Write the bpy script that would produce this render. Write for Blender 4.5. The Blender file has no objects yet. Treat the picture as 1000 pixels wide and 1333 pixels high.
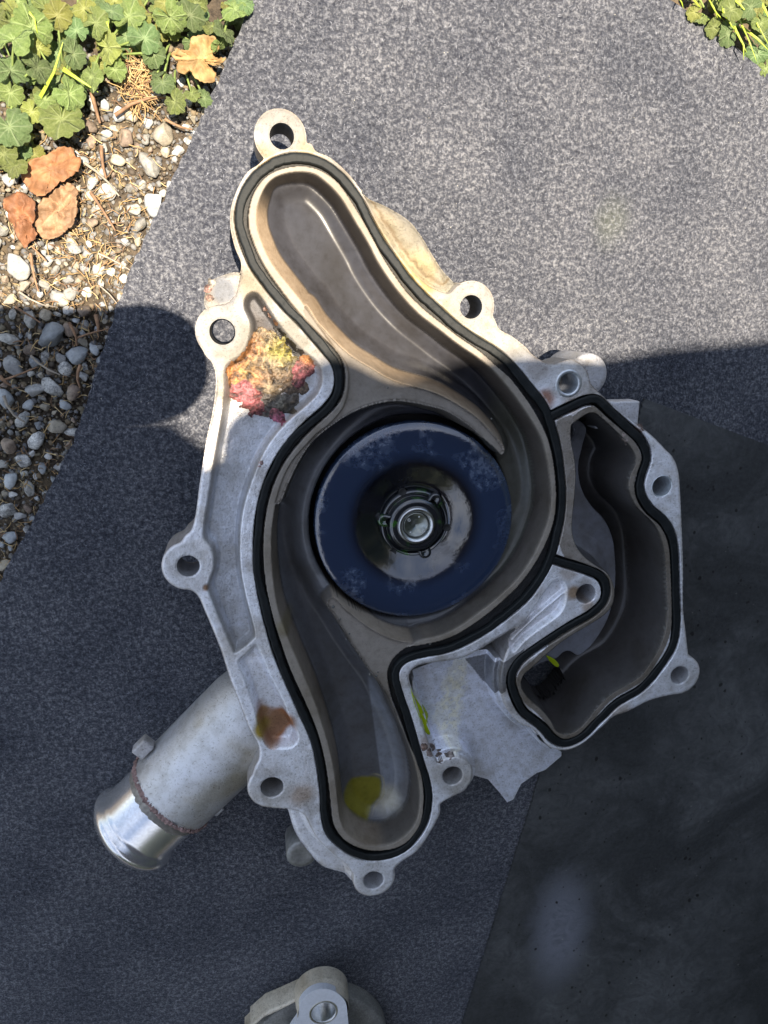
import bpy, bmesh, math, random
import numpy as np
from mathutils import Matrix, Vector, noise
random.seed(7); rng = np.random.default_rng(7)
scene = bpy.context.scene
col = scene.collection
MM = 0.001

# ------------------------------------------------------------------ camera, sky, sun, exposure
H = 52.0            # height of the flange face above the mat (mm)
DCAM = 310.0        # camera height above the flange face (mm)
FPX = 963.0
NAD = (325.0, 408.0)
ANTI = (296.0, 428.0)
def norm3(v): v = np.array(v, float); return v / np.linalg.norm(v)
Zc = -norm3((NAD[0] - 500, 666.5 - NAD[1], -FPX))
Xc = norm3(np.array([1., 0, 0]) - Zc * Zc[0]); Yc = np.cross(Zc, Xc)
M3 = np.array([Xc, Yc, Zc])
CAMZ = H + DCAM
cam_d = bpy.data.cameras.new('camera'); cam = bpy.data.objects.new('camera', cam_d); col.objects.link(cam)
m = Matrix.Identity(4)
for i in range(3):
    for j in range(3): m[i][j] = M3[i][j]
m[2][3] = CAMZ * MM
cam.matrix_world = m
cam_d.sensor_fit = 'VERTICAL'; cam_d.sensor_height = 36; cam_d.lens = 36 * FPX / 1333
cam_d.clip_start = 0.01; cam_d.clip_end = 100
scene.camera = cam
def ray(u, v): return M3 @ np.array([u - 500, 666.5 - v, -FPX])
def P(u, v, zr=0.0):
    """pixel of the photograph -> point (mm) on the plane zr mm above the flange face"""
    d = ray(u, v); t = (H + zr - CAMZ) / d[2]
    return np.array([d[0] * t, d[1] * t])
def PP(pts, zr=0.0): return np.array([P(u, v, zr) for u, v in pts])
SUN = norm3(ray(*ANTI))          # direction the light travels
elev = math.asin(-SUN[2]); az = math.atan2(-SUN[1], -SUN[0])

world = bpy.data.worlds.new("World"); scene.world = world; world.use_nodes = True
wn = world.node_tree.nodes; wl = world.node_tree.links
sky = wn.new('ShaderNodeTexSky'); sky.sky_type = 'NISHITA'; sky.sun_disc = False
sky.sun_elevation = elev; sky.sun_rotation = math.pi / 2 - az
sky.air_density = 1.0; sky.dust_density = 0.3; sky.ozone_density = 1.5
bg = wn['Background']; bg.inputs[1].default_value = 0.068
gc_ = wn.new('ShaderNodeTexCoord'); cn = wn.new('ShaderNodeTexNoise'); cn.inputs['Scale'].default_value = 2.3; cn.inputs['Detail'].default_value = 6
wl.new(gc_.outputs['Generated'], cn.inputs['Vector'])
cr_ = wn.new('ShaderNodeValToRGB'); cr_.color_ramp.elements[0].position = .44; cr_.color_ramp.elements[1].position = .66
cr_.color_ramp.elements[0].color = (.04, .04, .04, 1); cr_.color_ramp.elements[1].color = (.75, .75, .75, 1)
wl.new(cn.outputs[0], cr_.inputs[0]); cm_ = wn.new('ShaderNodeMix'); cm_.data_type = 'RGBA'
wl.new(cr_.outputs[0], cm_.inputs[0]); wl.new(sky.outputs[0], cm_.inputs[6]); cm_.inputs[7].default_value = (9., 9.2, 9.6, 1)
wl.new(cm_.outputs[2], bg.inputs[0])
sd = bpy.data.lights.new('sun', 'SUN'); sd.energy = 5.0; sd.angle = math.radians(0.53); sd.color = (1, .87, .69)
so = bpy.data.objects.new('sun', sd); col.objects.link(so)
so.rotation_euler = Vector(-SUN).to_track_quat('Z', 'Y').to_euler(); so.location = (0, 0, 2)
scene.view_settings.view_transform = 'Standard'; scene.view_settings.look = 'None'
scene.view_settings.exposure = 1.55; scene.view_settings.gamma = 1
scene.view_settings.use_curve_mapping = False
scene.render.resolution_x = 768; scene.render.resolution_y = 1024

# ------------------------------------------------------------------ helpers
def tag(o, label=None, cat=None, group=None, kind=None):
    if label: o['label'] = label
    if cat: o['category'] = cat
    if group: o['group'] = group
    if kind: o['kind'] = kind
    return o
def empty(name, loc=(0, 0, 0)):
    o = bpy.data.objects.new(name, None); col.objects.link(o); o.location = loc; o.empty_display_size = .02
    return o
def link(name, me, parent=None, mat=None):
    o = bpy.data.objects.new(name, me); col.objects.link(o)
    if mat: me.materials.clear(); me.materials.append(mat)
    if parent: o.parent = parent
    return o
def smooth(me, on=True): me.polygons.foreach_set('use_smooth', [on] * len(me.polygons)); me.update()
def mesh_np(name, v, f4, mm=True):
    """fast mesh from numpy verts (mm) and quads"""
    me = bpy.data.meshes.new(name); v = np.asarray(v, np.float32) * (MM if mm else 1); f4 = np.asarray(f4, np.int32)
    k = f4.shape[1]
    me.vertices.add(len(v)); me.vertices.foreach_set('co', v.ravel())
    me.loops.add(f4.size); me.loops.foreach_set('vertex_index', f4.ravel())
    me.polygons.add(len(f4)); me.polygons.foreach_set('loop_start', np.arange(0, f4.size, k, dtype=np.int32))
    me.update(calc_edges=True); me.validate()
    return me
def mesh_py(name, v, f):
    me = bpy.data.meshes.new(name); me.from_pydata([tuple(np.array(p) * MM) for p in v], [], f); me.update(); return me
def set_attr(me, name, arr):
    a = me.attributes.new(name, 'FLOAT_COLOR', 'POINT'); a.data.foreach_set('color', np.asarray(arr, np.float32).ravel())
def spline(pts, sub=5, closed=True):
    p = np.asarray(pts, float); n = len(p); out = []
    rngi = range(n) if closed else range(n - 1)
    for i in rngi:
        if closed: a, b, c, d = p[(i - 1) % n], p[i], p[(i + 1) % n], p[(i + 2) % n]
        else: a, b, c, d = p[max(i - 1, 0)], p[i], p[i + 1], p[min(i + 2, n - 1)]
        for k in range(sub):
            t = k / sub
            out.append(.5 * ((2 * b) + (-a + c) * t + (2 * a - 5 * b + 4 * c - d) * t * t + (-a + 3 * b - 3 * c + d) * t ** 3))
    if not closed: out.append(p[-1])
    return np.array(out)
def resample(p, step, closed=True):
    q = np.vstack([p, p[:1]]) if closed else p
    L = np.r_[0, np.cumsum(np.linalg.norm(np.diff(q, axis=0), axis=1))]
    n = max(8, int(L[-1] / step)); s = np.linspace(0, L[-1], n, endpoint=not closed)
    return np.c_[np.interp(s, L, q[:, 0]), np.interp(s, L, q[:, 1])]
def circ(c, r, n=48):
    a = np.linspace(0, 2 * math.pi, n, endpoint=False); return np.c_[c[0] + r * np.cos(a), c[1] + r * np.sin(a)]

# ------------------------------------------------------------------ materials
def nodes(name):
    mt = bpy.data.materials.new(name); mt.use_nodes = True
    nt = mt.node_tree; return mt, nt.nodes, nt.links, nt.nodes['Principled BSDF']
def ramp(n, l, src, stops, interp='LINEAR'):
    r = n.new('ShaderNodeValToRGB'); r.color_ramp.interpolation = interp
    e = r.color_ramp.elements
    while len(e) < len(stops): e.new(.5)
    for el, (p, c) in zip(e, stops): el.position = p; el.color = (*c, 1) if len(c) == 3 else c
    l.new(src, r.inputs[0]); return r.outputs[0]
def tex(n, l, kind='ShaderNodeTexNoise', scale=10, detail=3, rough=.5, vec=None, dist=0, feature=None, dim=None):
    t = n.new(kind); t.inputs['Scale'].default_value = scale
    if 'Detail' in t.inputs: t.inputs['Detail'].default_value = detail
    if kind == 'ShaderNodeTexNoise': t.inputs['Roughness'].default_value = rough; t.inputs['Distortion'].default_value = dist
    if feature: t.feature = feature
    if vec is None:
        tc = n.new('ShaderNodeTexCoord'); vec = tc.outputs['Object']
    l.new(vec, t.inputs['Vector']); return t
def mix(n, l, a, b, fac, mode='MIX'):
    x = n.new('ShaderNodeMix'); x.data_type = 'RGBA'; x.blend_type = mode; x.clamp_factor = True
    for s, v in ((6, a), (7, b), (0, fac)):
        if isinstance(v, (int, float)): x.inputs[s].default_value = v if s == 0 else (v, v, v, 1)
        elif isinstance(v, tuple): x.inputs[s].default_value = (*v, 1)
        else: l.new(v, x.inputs[s])
    return x.outputs[2]
def math_(n, l, op, a, b=0.):
    x = n.new('ShaderNodeMath'); x.operation = op
    for s, v in ((0, a), (1, b)):
        if isinstance(v, (int, float)): x.inputs[s].default_value = v
        else: l.new(v, x.inputs[s])
    return x.outputs[0]
def bump(n, l, h, strength, dist, b=None):
    x = n.new('ShaderNodeBump'); x.inputs['Strength'].default_value = strength; x.inputs['Distance'].default_value = dist
    l.new(h, x.inputs['Height'])
    if b is not None: l.new(b, x.inputs['Normal'])
    return x.outputs[0]
def simple(name, colr, rough=.5, metal=0., spec=.5, ior=1.5, nscale=300, var=.25, bstr=.2, bdist=.0003, coat=0):
    mt, n, l, b = nodes(name)
    t = tex(n, l, scale=nscale, detail=4); t2 = tex(n, l, scale=nscale * .13, detail=3)
    f = math_(n, l, 'MULTIPLY', t.outputs[0], t2.outputs[0])
    c = ramp(n, l, f, [(.1, tuple(x * (1 - var) for x in colr)), (.42, tuple(min(1, x * (1 + var)) for x in colr))])
    l.new(c, b.inputs['Base Color']); b.inputs['Roughness'].default_value = rough; b.inputs['Metallic'].default_value = metal
    b.inputs['IOR'].default_value = ior; b.inputs['Coat Weight'].default_value = coat; b.inputs['Coat Roughness'].default_value = .08
    l.new(bump(n, l, t.outputs[0], bstr, bdist), b.inputs['Normal'])
    return mt
def cast_material(name, use_attr=True, base=(.5, .5, .51), metal=.55, rough=.45):
    """cast aluminium: colour, metal, gloss and grain come from the surface's own attributes"""
    mt, n, l, b = nodes(name)
    if use_attr:
        a = n.new('ShaderNodeAttribute'); a.attribute_name = 'Tone'; q = n.new('ShaderNodeAttribute'); q.attribute_name = 'Finish'
        sp = n.new('ShaderNodeSeparateColor'); l.new(q.outputs['Color'], sp.inputs[0])
        c0, mtl, rgh, grain = a.outputs['Color'], sp.outputs[0], sp.outputs[1], sp.outputs[2]
    else:
        rgb = n.new('ShaderNodeRGB'); rgb.outputs[0].default_value = (*base, 1); c0 = rgb.outputs[0]; mtl, rgh, grain = metal, rough, 1.
    pit = tex(n, l, scale=1050, detail=3, rough=.7); med = tex(n, l, scale=260, detail=5, rough=.7); big = tex(n, l, scale=38, detail=4, rough=.6)
    pits = ramp(n, l, pit.outputs[0], [(.33, (.40, .39, .37)), (.42, (1, 1, 1)), (.75, (1.2, 1.2, 1.2))])
    c = mix(n, l, c0, pits, math_(n, l, 'MULTIPLY', grain, .75) if use_attr else .75, 'MULTIPLY')
    g = ramp(n, l, med.outputs[0], [(.3, (.66, .63, .59)), (.5, (1, 1, 1)), (.70, (1.2, 1.2, 1.22))])
    c = mix(n, l, c, g, .6, 'MULTIPLY')
    g2 = ramp(n, l, big.outputs[0], [(.34, (.66, .61, .54)), (.52, (1.04, 1.04, 1.06))])
    c = mix(n, l, c, g2, .7, 'MULTIPLY')
    l.new(c, b.inputs['Base Color'])
    if use_attr: l.new(mtl, b.inputs['Metallic'])
    else: b.inputs['Metallic'].default_value = mtl
    rv = math_(n, l, 'MULTIPLY', math_(n, l, 'SUBTRACT', med.outputs[0], .5), .35)
    rv = math_(n, l, 'MULTIPLY', rv, grain)
    rr = math_(n, l, 'ADD', rgh, rv)
    l.new(rr, b.inputs['Roughness'])
    hh = math_(n, l, 'ADD', pit.outputs[0], med.outputs[0])
    hh = math_(n, l, 'MULTIPLY', hh, grain) if use_attr else hh
    l.new(bump(n, l, hh, .8, .0005), b.inputs['Normal'])
    return mt
M_cast = cast_material('cast_aluminium')
M_alu = cast_material('rough_aluminium', False, (.50, .50, .52), .35, .5)
M_steel = simple('machined_steel', (.62, .63, .63), .28, 1., nscale=900, var=.2, bstr=.1)
M_gasket = simple('black_rubber_gasket', (.007, .009, .010), .62, 0, ior=1.35, nscale=800, var=.3, bstr=.25, bdist=.0006)
M_black = simple('dark_gap_paint', (.01, .01, .01), .6)

# ------------------------------------------------------------------ signed distance tools on a grid (mm)
STEP = 0.36
cornersP = PP([(195, 130), (925, 130), (925, 1185), (195, 1185)], 0)
X0, Y0 = cornersP.min(0) - 3; X1, Y1 = cornersP.max(0) + 3
nx = int((X1 - X0) / STEP) + 1; ny = int((Y1 - Y0) / STEP) + 1
gx = X0 + np.arange(nx) * STEP; gy = Y0 + np.arange(ny) * STEP
GX, GY = np.meshgrid(gx, gy)
def line_dist(p, closed=True, R=9.):
    D = np.full((ny, nx), R, np.float32)
    n = len(p)
    for i in range(n if closed else n - 1):
        a, b = p[i], p[(i + 1) % n]
        lo = np.minimum(a, b) - R; hi = np.maximum(a, b) + R
        i0 = max(0, int((lo[0] - X0) / STEP)); i1 = min(nx, int((hi[0] - X0) / STEP) + 2)
        j0 = max(0, int((lo[1] - Y0) / STEP)); j1 = min(ny, int((hi[1] - Y0) / STEP) + 2)
        if i0 >= i1 or j0 >= j1: continue
        xs = GX[j0:j1, i0:i1] - a[0]; ys = GY[j0:j1, i0:i1] - a[1]
        d = b - a; L = d @ d + 1e-9
        t = np.clip((xs * d[0] + ys * d[1]) / L, 0, 1)
        q = np.hypot(xs - t * d[0], ys - t * d[1])
        np.minimum(D[j0:j1, i0:i1], q, out=D[j0:j1, i0:i1])
    return D
def inside(p):
    T = np.zeros((ny, nx + 1), np.int32); n = len(p)
    for i in range(n):
        a, b = p[i], p[(i + 1) % n]
        if a[1] == b[1]: continue
        lo, hi = sorted((a[1], b[1]))
        j = np.arange(max(0, math.ceil((lo - Y0) / STEP)), min(ny - 1, math.ceil((hi - Y0) / STEP) - 1) + 1)
        if len(j) == 0: continue
        xi = a[0] + (gy[j] - a[1]) * (b[0] - a[0]) / (b[1] - a[1])
        k = np.clip(np.ceil((xi - X0) / STEP).astype(int), 0, nx)
        np.add.at(T, (j, k), 1)
    return (np.cumsum(T, axis=1)[:, :nx] % 2) == 1
def sdf(p, R=9.):          # positive inside
    D = line_dist(p, True, R); return np.where(inside(p), D, -D)
def smax(a, b, k=1.5):     # smooth union for "positive inside"
    h = np.clip(.5 + .5 * (a - b) / k, 0, 1); return b * (1 - h) + a * h + k * h * (1 - h)
def sstep(x, a, b): t = np.clip((x - a) / (b - a), 0, 1); return t * t * (3 - 2 * t)
def vnoise(scale, seed, octaves=3):
    """value noise on the grid, roughly -1..1"""
    out = np.zeros((ny, nx), np.float32); amp = 1.; tot = 0
    r = np.random.default_rng(seed)
    for o in range(octaves):
        s = scale / 2 ** o; w = int((X1 - X0) / s) + 3; h = int((Y1 - Y0) / s) + 3
        g = r.uniform(-1, 1, (h, w)).astype(np.float32)
        fx = (gx - X0) / s; fy = (gy - Y0) / s; ix = fx.astype(int); iy = fy.astype(int)
        tx = fx - ix; ty = fy - iy; tx = tx * tx * (3 - 2 * tx); ty = (ty * ty * (3 - 2 * ty))[:, None]
        a = g[np.ix_(iy, ix)] * (1 - tx) + g[np.ix_(iy, ix + 1)] * tx
        b = g[np.ix_(iy + 1, ix)] * (1 - tx) + g[np.ix_(iy + 1, ix + 1)] * tx
        out += amp * (a * (1 - ty) + b * ty); tot += amp; amp *= .5
    return out / tot
def pxr(c, r, z=0):        # pixel circle -> plan centre and radius (mm)
    a = P(c[0] - r, c[1], z); b = P(c[0] + r, c[1], z); return (a + b) / 2, np.linalg.norm(b - a) / 2

#@@OUTLINES
FL = [(335,215),(350,204),(380,200),(402,186),(412,197),(430,205),(450,222),(465,240),(479,262),(491,285),(505,307),(522,332),(540,354),(560,372),(585,382),(600,378),(640,410),(650,428),(667,438),(685,452),(694,462),(715,474),(733,471),(748,469),(764,484),(770,500),(785,515),(806,534),(829,552),(848,566),(868,586),(878,598),(884,616),(886,640),(888,680),(890,740),(890,792),(893,820),(897,856),(900,872),(893,895),(881,903),(847,912),(819,926),(800,933),(785,946),(772,958),(760,968),(744,976),(730,977),(714,972),(704,960),(694,950),(676,942),(662,926),(654,908),(651,884),(655,862),(660,848),(664,838),(668,828),(672,818),(660,824),(628,844),(604,856),(580,861),(556,864),(540,869),(533,880),(535,893),(545,925),(553,950),(561,975),(568,990),(580,1000),(605,1005),(608,1025),(592,1036),(574,1047),(573,1060),(560,1085),(544,1108),(524,1122),(513,1133),(505,1150),(465,1150),(461,1142),(452,1128),(434,1113),(414,1094),(403,1075),(394,1060),(373,1054),(350,1050),(330,1030),(330,1003),(337,988),(336,971),(324,948),(310,912),(298,880),(288,848),(276,818),(267,797),(258,777),(245,765),(225,740),(238,702),(249,690),(255,667),(259,635),(265,597),(270,567),(276,540),(280,515),(281,490),(276,472),(265,455),(272,410),(285,400),(297,393),(307,382),(312,362),(314,342),(306,322),(300,295),(301,270),(310,244),(322,224)]
GC = [(357,214),(380,207),(405,209),(427,219),(449,238),(467,262),(482,291),(496,316),(506,331),(519,349),(534,369),(552,388),(573,407),(599,430),(629,449),(650,463),(671,484),(688,505),(703,524),(714,545),(724,580),(730,620),(731,650),(729,676),(723,704),(714,731),(698,760),(680,783),(645,811),(614,831),(585,844),(550,851),(530,857),(518,866),(513,882),(519,905),(530,936),(537,960),(547,994),(555,1020),(557,1044),(552,1072),(536,1096),(516,1110),(492,1116),(470,1114),(448,1102),(430,1084),(424,1060),(423,1036),(420,1010),(416,984),(409,958),(392,920),(376,884),(362,850),(352,815),(345,787),(340,760),(337,730),(337,700),(340,670),(347,640),(358,612),(372,588),(388,568),(406,550),(424,534),(438,516),(443,494),(438,472),(424,454),(412,440),(392,417),(370,395),(347,367),(330,342),(319,315),(313,290),(314,272),(321,250),(336,229)]
GB = [(716,543),(730,536),(745,529),(762,522),(778,522),(795,537),(816,555),(832,570),(841,586),(842,600),(836,618),(833,634),(837,650),(847,664),(862,677),(872,692),(878,714),(880,750),(881,780),(881,808),(878,836),(868,857),(856,873),(844,888),(830,900),(810,911),(798,920),(786,932),(774,944),(760,958),(746,966),(732,968),(719,961),(708,948),(696,938),(681,926),(670,905),(666,882),(677,861),(700,843),(724,827),(746,813),(770,799),(786,783),(789,765),(782,751),(768,744),(752,738),(735,733),(718,727)]
RO = [(362,221),(387,216),(412,219),(437,234),(455,257),(475,290),(490,318),(499,335),(513,357),(530,380),(553,403),(578,423),(600,440),(626,458),(646,476),(664,492),(680,512),(695,534),(707,556),(715,576),(721,604),(724,635),(724,655),(721,678),(713,702),(700,728),(680,757),(655,782),(630,803),(600,823),(575,834),(548,840),(532,843),(515,856),(506,872),(506,890),(512,915),(523,942),(532,966),(543,990),(550,1015),(552,1044),(547,1074),(528,1098),(502,1107),(474,1106),(449,1094),(435,1074),(431,1046),(428,1020),(423,990),(414,955),(398,915),(380,876),(367,840),(356,806),(348,772),(344,740),(343,710),(345,680),(351,648),(362,618),(375,596),(390,577),(408,558),(421,546),(437,531),(447,514),(450,492),(447,471),(436,454),(420,439),(405,424),(385,402),(362,372),(345,347),(331,318),(324,294),(325,270),(332,248),(345,231)]
RI = [(365,226),(388,222),(410,225),(430,240),(446,258),(464,288),(482,318),(492,338),(506,360),(524,384),(547,408),(573,428),(596,446),(621,463),(642,480),(658,498),(674,518),(689,540),(701,560),(709,578),(715,604),(719,635),(719,655),(715,678),(706,702),(693,728),(674,755),(650,778),(625,798),(598,817),(572,829),(546,835),(530,845),(520,856),(511,872),(511,890),(514,915),(520,938),(530,960),(540,990),(546,1015),(548,1044),(542,1072),(524,1092),(501,1102),(476,1101),(455,1089),(443,1072),(438,1040),(434,1005),(425,965),(407,910),(388,865),(372,826),(360,790),(354,750),(352,716),(353,686),(359,650),(369,620),(380,600),(395,582),(412,564),(430,550),(446,530),(453,505),(452,480),(444,465),(425,440),(402,407),(376,374),(352,343),(340,318),(333,295),(333,272),(340,250),(350,235)]
W1 = [(398,398),(410,416),(420,428),(452,460),(480,478),(512,496),(560,510),(590,524),(620,544),(638,562),(650,576),(655,586),(650,591),(643,587),(630,572),(616,558),(600,546),(580,534),(560,528),(536,523),(512,521),(484,526),(456,537),(428,555),(404,576),(386,604),(372,634),(362,655),(345,640),(360,605),(398,560),(435,525),(443,492),(430,450),(410,430),(396,410)]
W2 = [(431,777),(438,781),(454,797),(482,818),(506,830),(530,836),(560,835),(580,830),(585,842),(545,847),(522,857),(511,875),(512,895),(522,930),(532,955),(530,958),(516,930),(502,900),(480,870),(460,840),(442,810),(427,787)]
RC = [(743,554),(752,546),(764,538),(775,537),(786,545),(800,558),(816,574),(826,588),(829,602),(822,618),(820,638),(829,658),(842,671),(854,684),(862,702),(867,726),(869,770),(870,800),(864,832),(850,860),(834,881),(816,893),(797,904),(780,920),(762,942),(749,953),(736,957),(724,952),(716,938),(704,924),(688,910),(678,894),(681,879),(694,867),(716,847),(738,830),(763,815),(786,800),(797,786),(799,766),(792,749),(780,740),(763,728),(751,714),(745,697),(744,680),(747,650),(749,620),(747,596),(743,575)]
PL = [(735,540),(760,548),(764,575),(758,606),(762,634),(774,655),(790,672),(800,692),(805,716),(806,760),(798,800),(784,828),(768,848),(752,858),(738,852),(724,862),(690,870),(690,700),(735,600)]
RHOLE = [(700,846),(726,866),(728,886),(719,908),(706,923),(690,908),(672,892),(668,870)]
P1 = [(317,390),(324,381),(335,380),(346,393),(365,422),(390,450),(413,469),(421,488),(417,510),(402,527),(382,544),(366,560),(352,578),(338,604),(326,636),(318,664),(314,700),(315,740),(322,778),(333,822),(330,834),(308,851),(302,846),(294,828),(282,800),(270,768),(271,757),(277,737),(275,716),(264,700),(266,672),(272,635),(279,590),(286,552),(291,515),(291,482),(298,470),(314,459),(323,440),(325,421),(317,403)]
P2 = [(309,862),(320,850),(333,838),(341,850),(354,880),(370,912),(380,938),(389,955),(388,967),(378,975),(362,976),(350,974),(342,962),(331,925),(318,885)]
P3 = [(661,834),(676,816),(692,795),(712,766),(723,755),(734,756),(739,767),(737,784),(729,800),(705,818),(684,834),(668,850)]
BU = [(470,245),(482,256),(502,266),(532,284),(550,305),(566,332),(580,353),(592,364),(600,380),(580,395),(540,370),(500,320),(475,270)]
SK = [(365,1045),(374,1054),(384,1085),(401,1110),(420,1130),(446,1138),(462,1142),(470,1120),(430,1090),(400,1040)]
LB = [(530,870),(600,845),(668,838),(662,900),(690,945),(728,975),(728,980),(707,998),(696,1002),(676,1016),(666,1036),(658,1040),(648,1027),(633,1010),(612,1004),(590,1000),(560,985),(545,940),(530,890)]
DG = [(603,854),(615,868),(626,882),(633,887),(644,879),(648,862),(656,846),(668,825),(637,846)]
BL = [(268,402),(268,376),(275,366),(288,359),(312,355),(325,380),(300,410)]
EARS = [(365,178,34),(289,432,35),(244,737,34),(354,1024,32),(487,1144,27),(588,1011,28),(886,879,25),(740,499,27),(613,399,31)]
HOLES = [(367,177,16),(289.5,432,17),(245,737,15),(354,1025,15),(486,1146,13),(589,1010,13),(885,879,11.5),(740,499,12.5),(613.5,399.5,14.5),(862,633,12.5),(763,773,12.5)]
#@@END
def SP(p, z=0, sub=4): return spline(PP(p, z), sub)
dF = sdf(SP(FL))
for u, v, r in EARS:
    c, rr = pxr((u, v), r); dF = smax(dF, rr - np.hypot(GX - c[0], GY - c[1]), 1.2)
gc = SP(GC); gb = spline(PP(GB), 4, False)
dGC = line_dist(gc); inGC = inside(gc); dGB = line_dist(gb, False)
dRO = sdf(SP(RO)); dRI = sdf(SP(RI), 20.); dW1 = sdf(SP(W1, -1.2), 20.); dW2 = sdf(SP(W2, -1.2), 20.)
dRC = sdf(SP(RC, 0), 22.); dPL = sdf(SP(PL, -27), 8.)
dP1 = sdf(SP(P1)); dP2 = sdf(SP(P2)); dP3 = sdf(SP(P3))
n1 = vnoise(9, 1); n2 = vnoise(2.2, 2); n3 = vnoise(30, 3)
GXg = lambda a: np.gradient(a, STEP)
imp_c, imp_r = pxr((538, 680), 128.5, -8)

# --- flange face with rounded edge
def edge(d, r): t = np.clip(1 - d / r, 0, 1); return -r * (1 - np.sqrt(np.clip(1 - t * t, 0, 1)))
Z = edge(dF + .15, 1.6) + .07 * n1 * sstep(dF, 0, 2)
def body(poly, z, r, sub=4, tilt=None, R=9.):
    d = sdf(SP(poly, z, sub), R); return d, z + edge(d, r)
dBU, zBU = body(BU, -5, 5.5)
c5 = P(505, 300, -5)
zBU = zBU - 1.6 * sstep(-dF, 0, 2.5) * (1 - sstep(-dF, 2.5, 7)) + .35 * n2
dSK, zSK = body(SK, -7, 3.)
zSK += 3.5 * sstep(-dF, 3.5, 0)
dLB, zLB = body(LB, -17, 2.2, 1)
dBL, zBL = body(BL, -22, 2.5)
# features of the lower body: bump, step, web falling from the rim
cb = P(630, 952, -17); zLB = zLB + 2.6 * np.clip(1 - (np.abs(GX - cb[0]) * .9 + np.abs(GY - cb[1] - (GX - cb[0]) * .35)) / 5.5, 0, 1)
a0, a1 = P(625, 975, -17), P(690, 945, -17)
nn = np.array([-(a1 - a0)[1], (a1 - a0)[0]]); nn /= np.linalg.norm(nn); sd_ = (GX - a0[0]) * nn[0] + (GY - a0[1]) * nn[1]
zLB = zLB + .9 * sstep(-sd_, -.3, .5)
sm = line_dist(PP([(612, 1003), (640, 1000), (648, 978), (655, 962), (690, 945)], -17), False); zLB = zLB - .8 * (1 - sstep(sm + .5 * n2, .1, .9))
sm2 = line_dist(PP([(672, 952), (700, 990), (708, 998)], -17), False); zLB = zLB - .6 * (1 - sstep(sm2, .1, .8))
a2 = P(600, 900, -17); zLB += -1.5 * np.cos((GX - a2[0]) / 9.)
zLB = zLB + .5 * n2 + .5 * n1
dDG = sdf(SP(DG, -17, 1)); zLB = np.where(dDG > -1, zLB - 16 * sstep(dDG, -.4, .8), zLB)
# step strip below the narrow rims on the concave side
zST = np.where(dF < 0, -4.0 - 10 * sstep(-dF, 2.2, 3.4), -99)
mST = (dLB > 0) & (dF < 0)
face = dF > 0
zLB = np.where(mST, np.maximum(zLB, zST), zLB)
Zl = np.full_like(Z, -99.)
for d, z in ((dBU, zBU), (dSK, zSK), (dLB, zLB), (dBL, zBL)): Zl = np.where(d > 0, np.maximum(Zl, z), Zl)
Z = np.where(face, Z, Zl)
FOOT = np.maximum.reduce([dF, dBU, dSK, dLB, dBL])

# --- groove for the gasket
gap_in = inGC & (dRO < 0)
gro = np.minimum(np.where(gap_in, -1, 1) * 1., 1)
dgr = np.maximum(2.35 - dGC, 2.5 - dGB); dgr = np.where(gap_in, np.maximum(dgr, np.minimum(2.0, -dRO)), dgr)
dgr = np.where(inGC & (dRO > 0) & (dGC > 1.0), np.minimum(dgr, -dRO), dgr)
Z = np.where(face, Z - 3.6 * sstep(dgr, -.15, .3), Z)
# --- pockets
gyy, gxx = GXg(dP1)
p1depth = 6.5 + 12 * sstep(GY, P(340, 470)[1], P(330, 405)[1])
Z = np.where(dP1 > 0, Z - p1depth * sstep(dP1, -.1, 3.0), Z)
Z = np.where(dP1 > 2.5, Z + .25 * n1, Z)
p2depth = 3.5 + 3.5 * sstep(GY, P(330, 860)[1], P(360, 965)[1])
Z = np.where(dP2 > 0, Z - p2depth * sstep(dP2, -.1, 3.2), Z)
p3w = sstep(dP3, -.1, 1.8)
q0, q1, q2 = PP([(668, 834), (700, 803), (737, 772)])
rib = line_dist(np.array([q0, q1, q2]), False)
Z = np.where(dP3 > 0, Z - 3.4 * p3w + 2.3 * (1 - sstep(rib, .4, 1.5)) * p3w, Z)
# --- volute interior
inW = np.maximum(dW1, dW2)
dc = np.minimum(dRI, -inW)                       # positive in the open volute
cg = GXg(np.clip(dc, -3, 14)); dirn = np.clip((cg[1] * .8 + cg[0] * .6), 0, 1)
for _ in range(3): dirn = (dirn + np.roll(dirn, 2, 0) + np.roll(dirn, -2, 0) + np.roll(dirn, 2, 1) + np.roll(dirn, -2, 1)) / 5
yy_mid = P(500, 600)[1]
w = 2.4 + 3.2 * dirn * (.45 + .55 * sstep(GY, yy_mid - 10, yy_mid + 20))
rho = np.hypot(GX - imp_c[0], GY - imp_c[1]); ang = np.arctan2(GY - imp_c[1], GX - imp_c[0])
lowfloor = sstep(GY, P(480, 820)[1], P(480, 1000)[1])
floor = -24 + 6 * sstep(GY, P(400, 420)[1], P(400, 250)[1]) + 3 * lowfloor
tq = P(430, 330, -20); across = (GX - tq[0]) * .82 + (GY - tq[1]) * .57
upch = sstep(GY, P(540, 560)[1], P(500, 440)[1])
floor = floor + upch * (3.0 - .34 * np.clip(across, -22, 22))
lip = -15.5 - 5.5 * np.cos(ang - .1)
ringw = 7.5
lipz = lip + (floor - lip) * sstep(rho, imp_r + 4.5, imp_r + 4.5 + ringw + 4)
floor2 = np.where(rho > imp_r + 2.2, np.maximum(floor, lipz), -34)
floor2 = np.where((rho > imp_r + 2.2) & (rho < imp_r + 3.4), floor2 - 1.2 * (1 - sstep(rho, imp_r + 2.2, imp_r + 3.4)), floor2)
# stepped contour lines of the cast wall
dcw = np.clip(dc - .4, 0, 99)
prof = np.where(dcw < w, .80 * dcw / w, .80 + .20 * sstep(dcw, w, w + 7) ** .8)
prof = np.clip(prof, 0, 1)
zvol = floor2 * prof
zvol = np.where(rho < imp_r + 2.2, -34., zvol)
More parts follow.
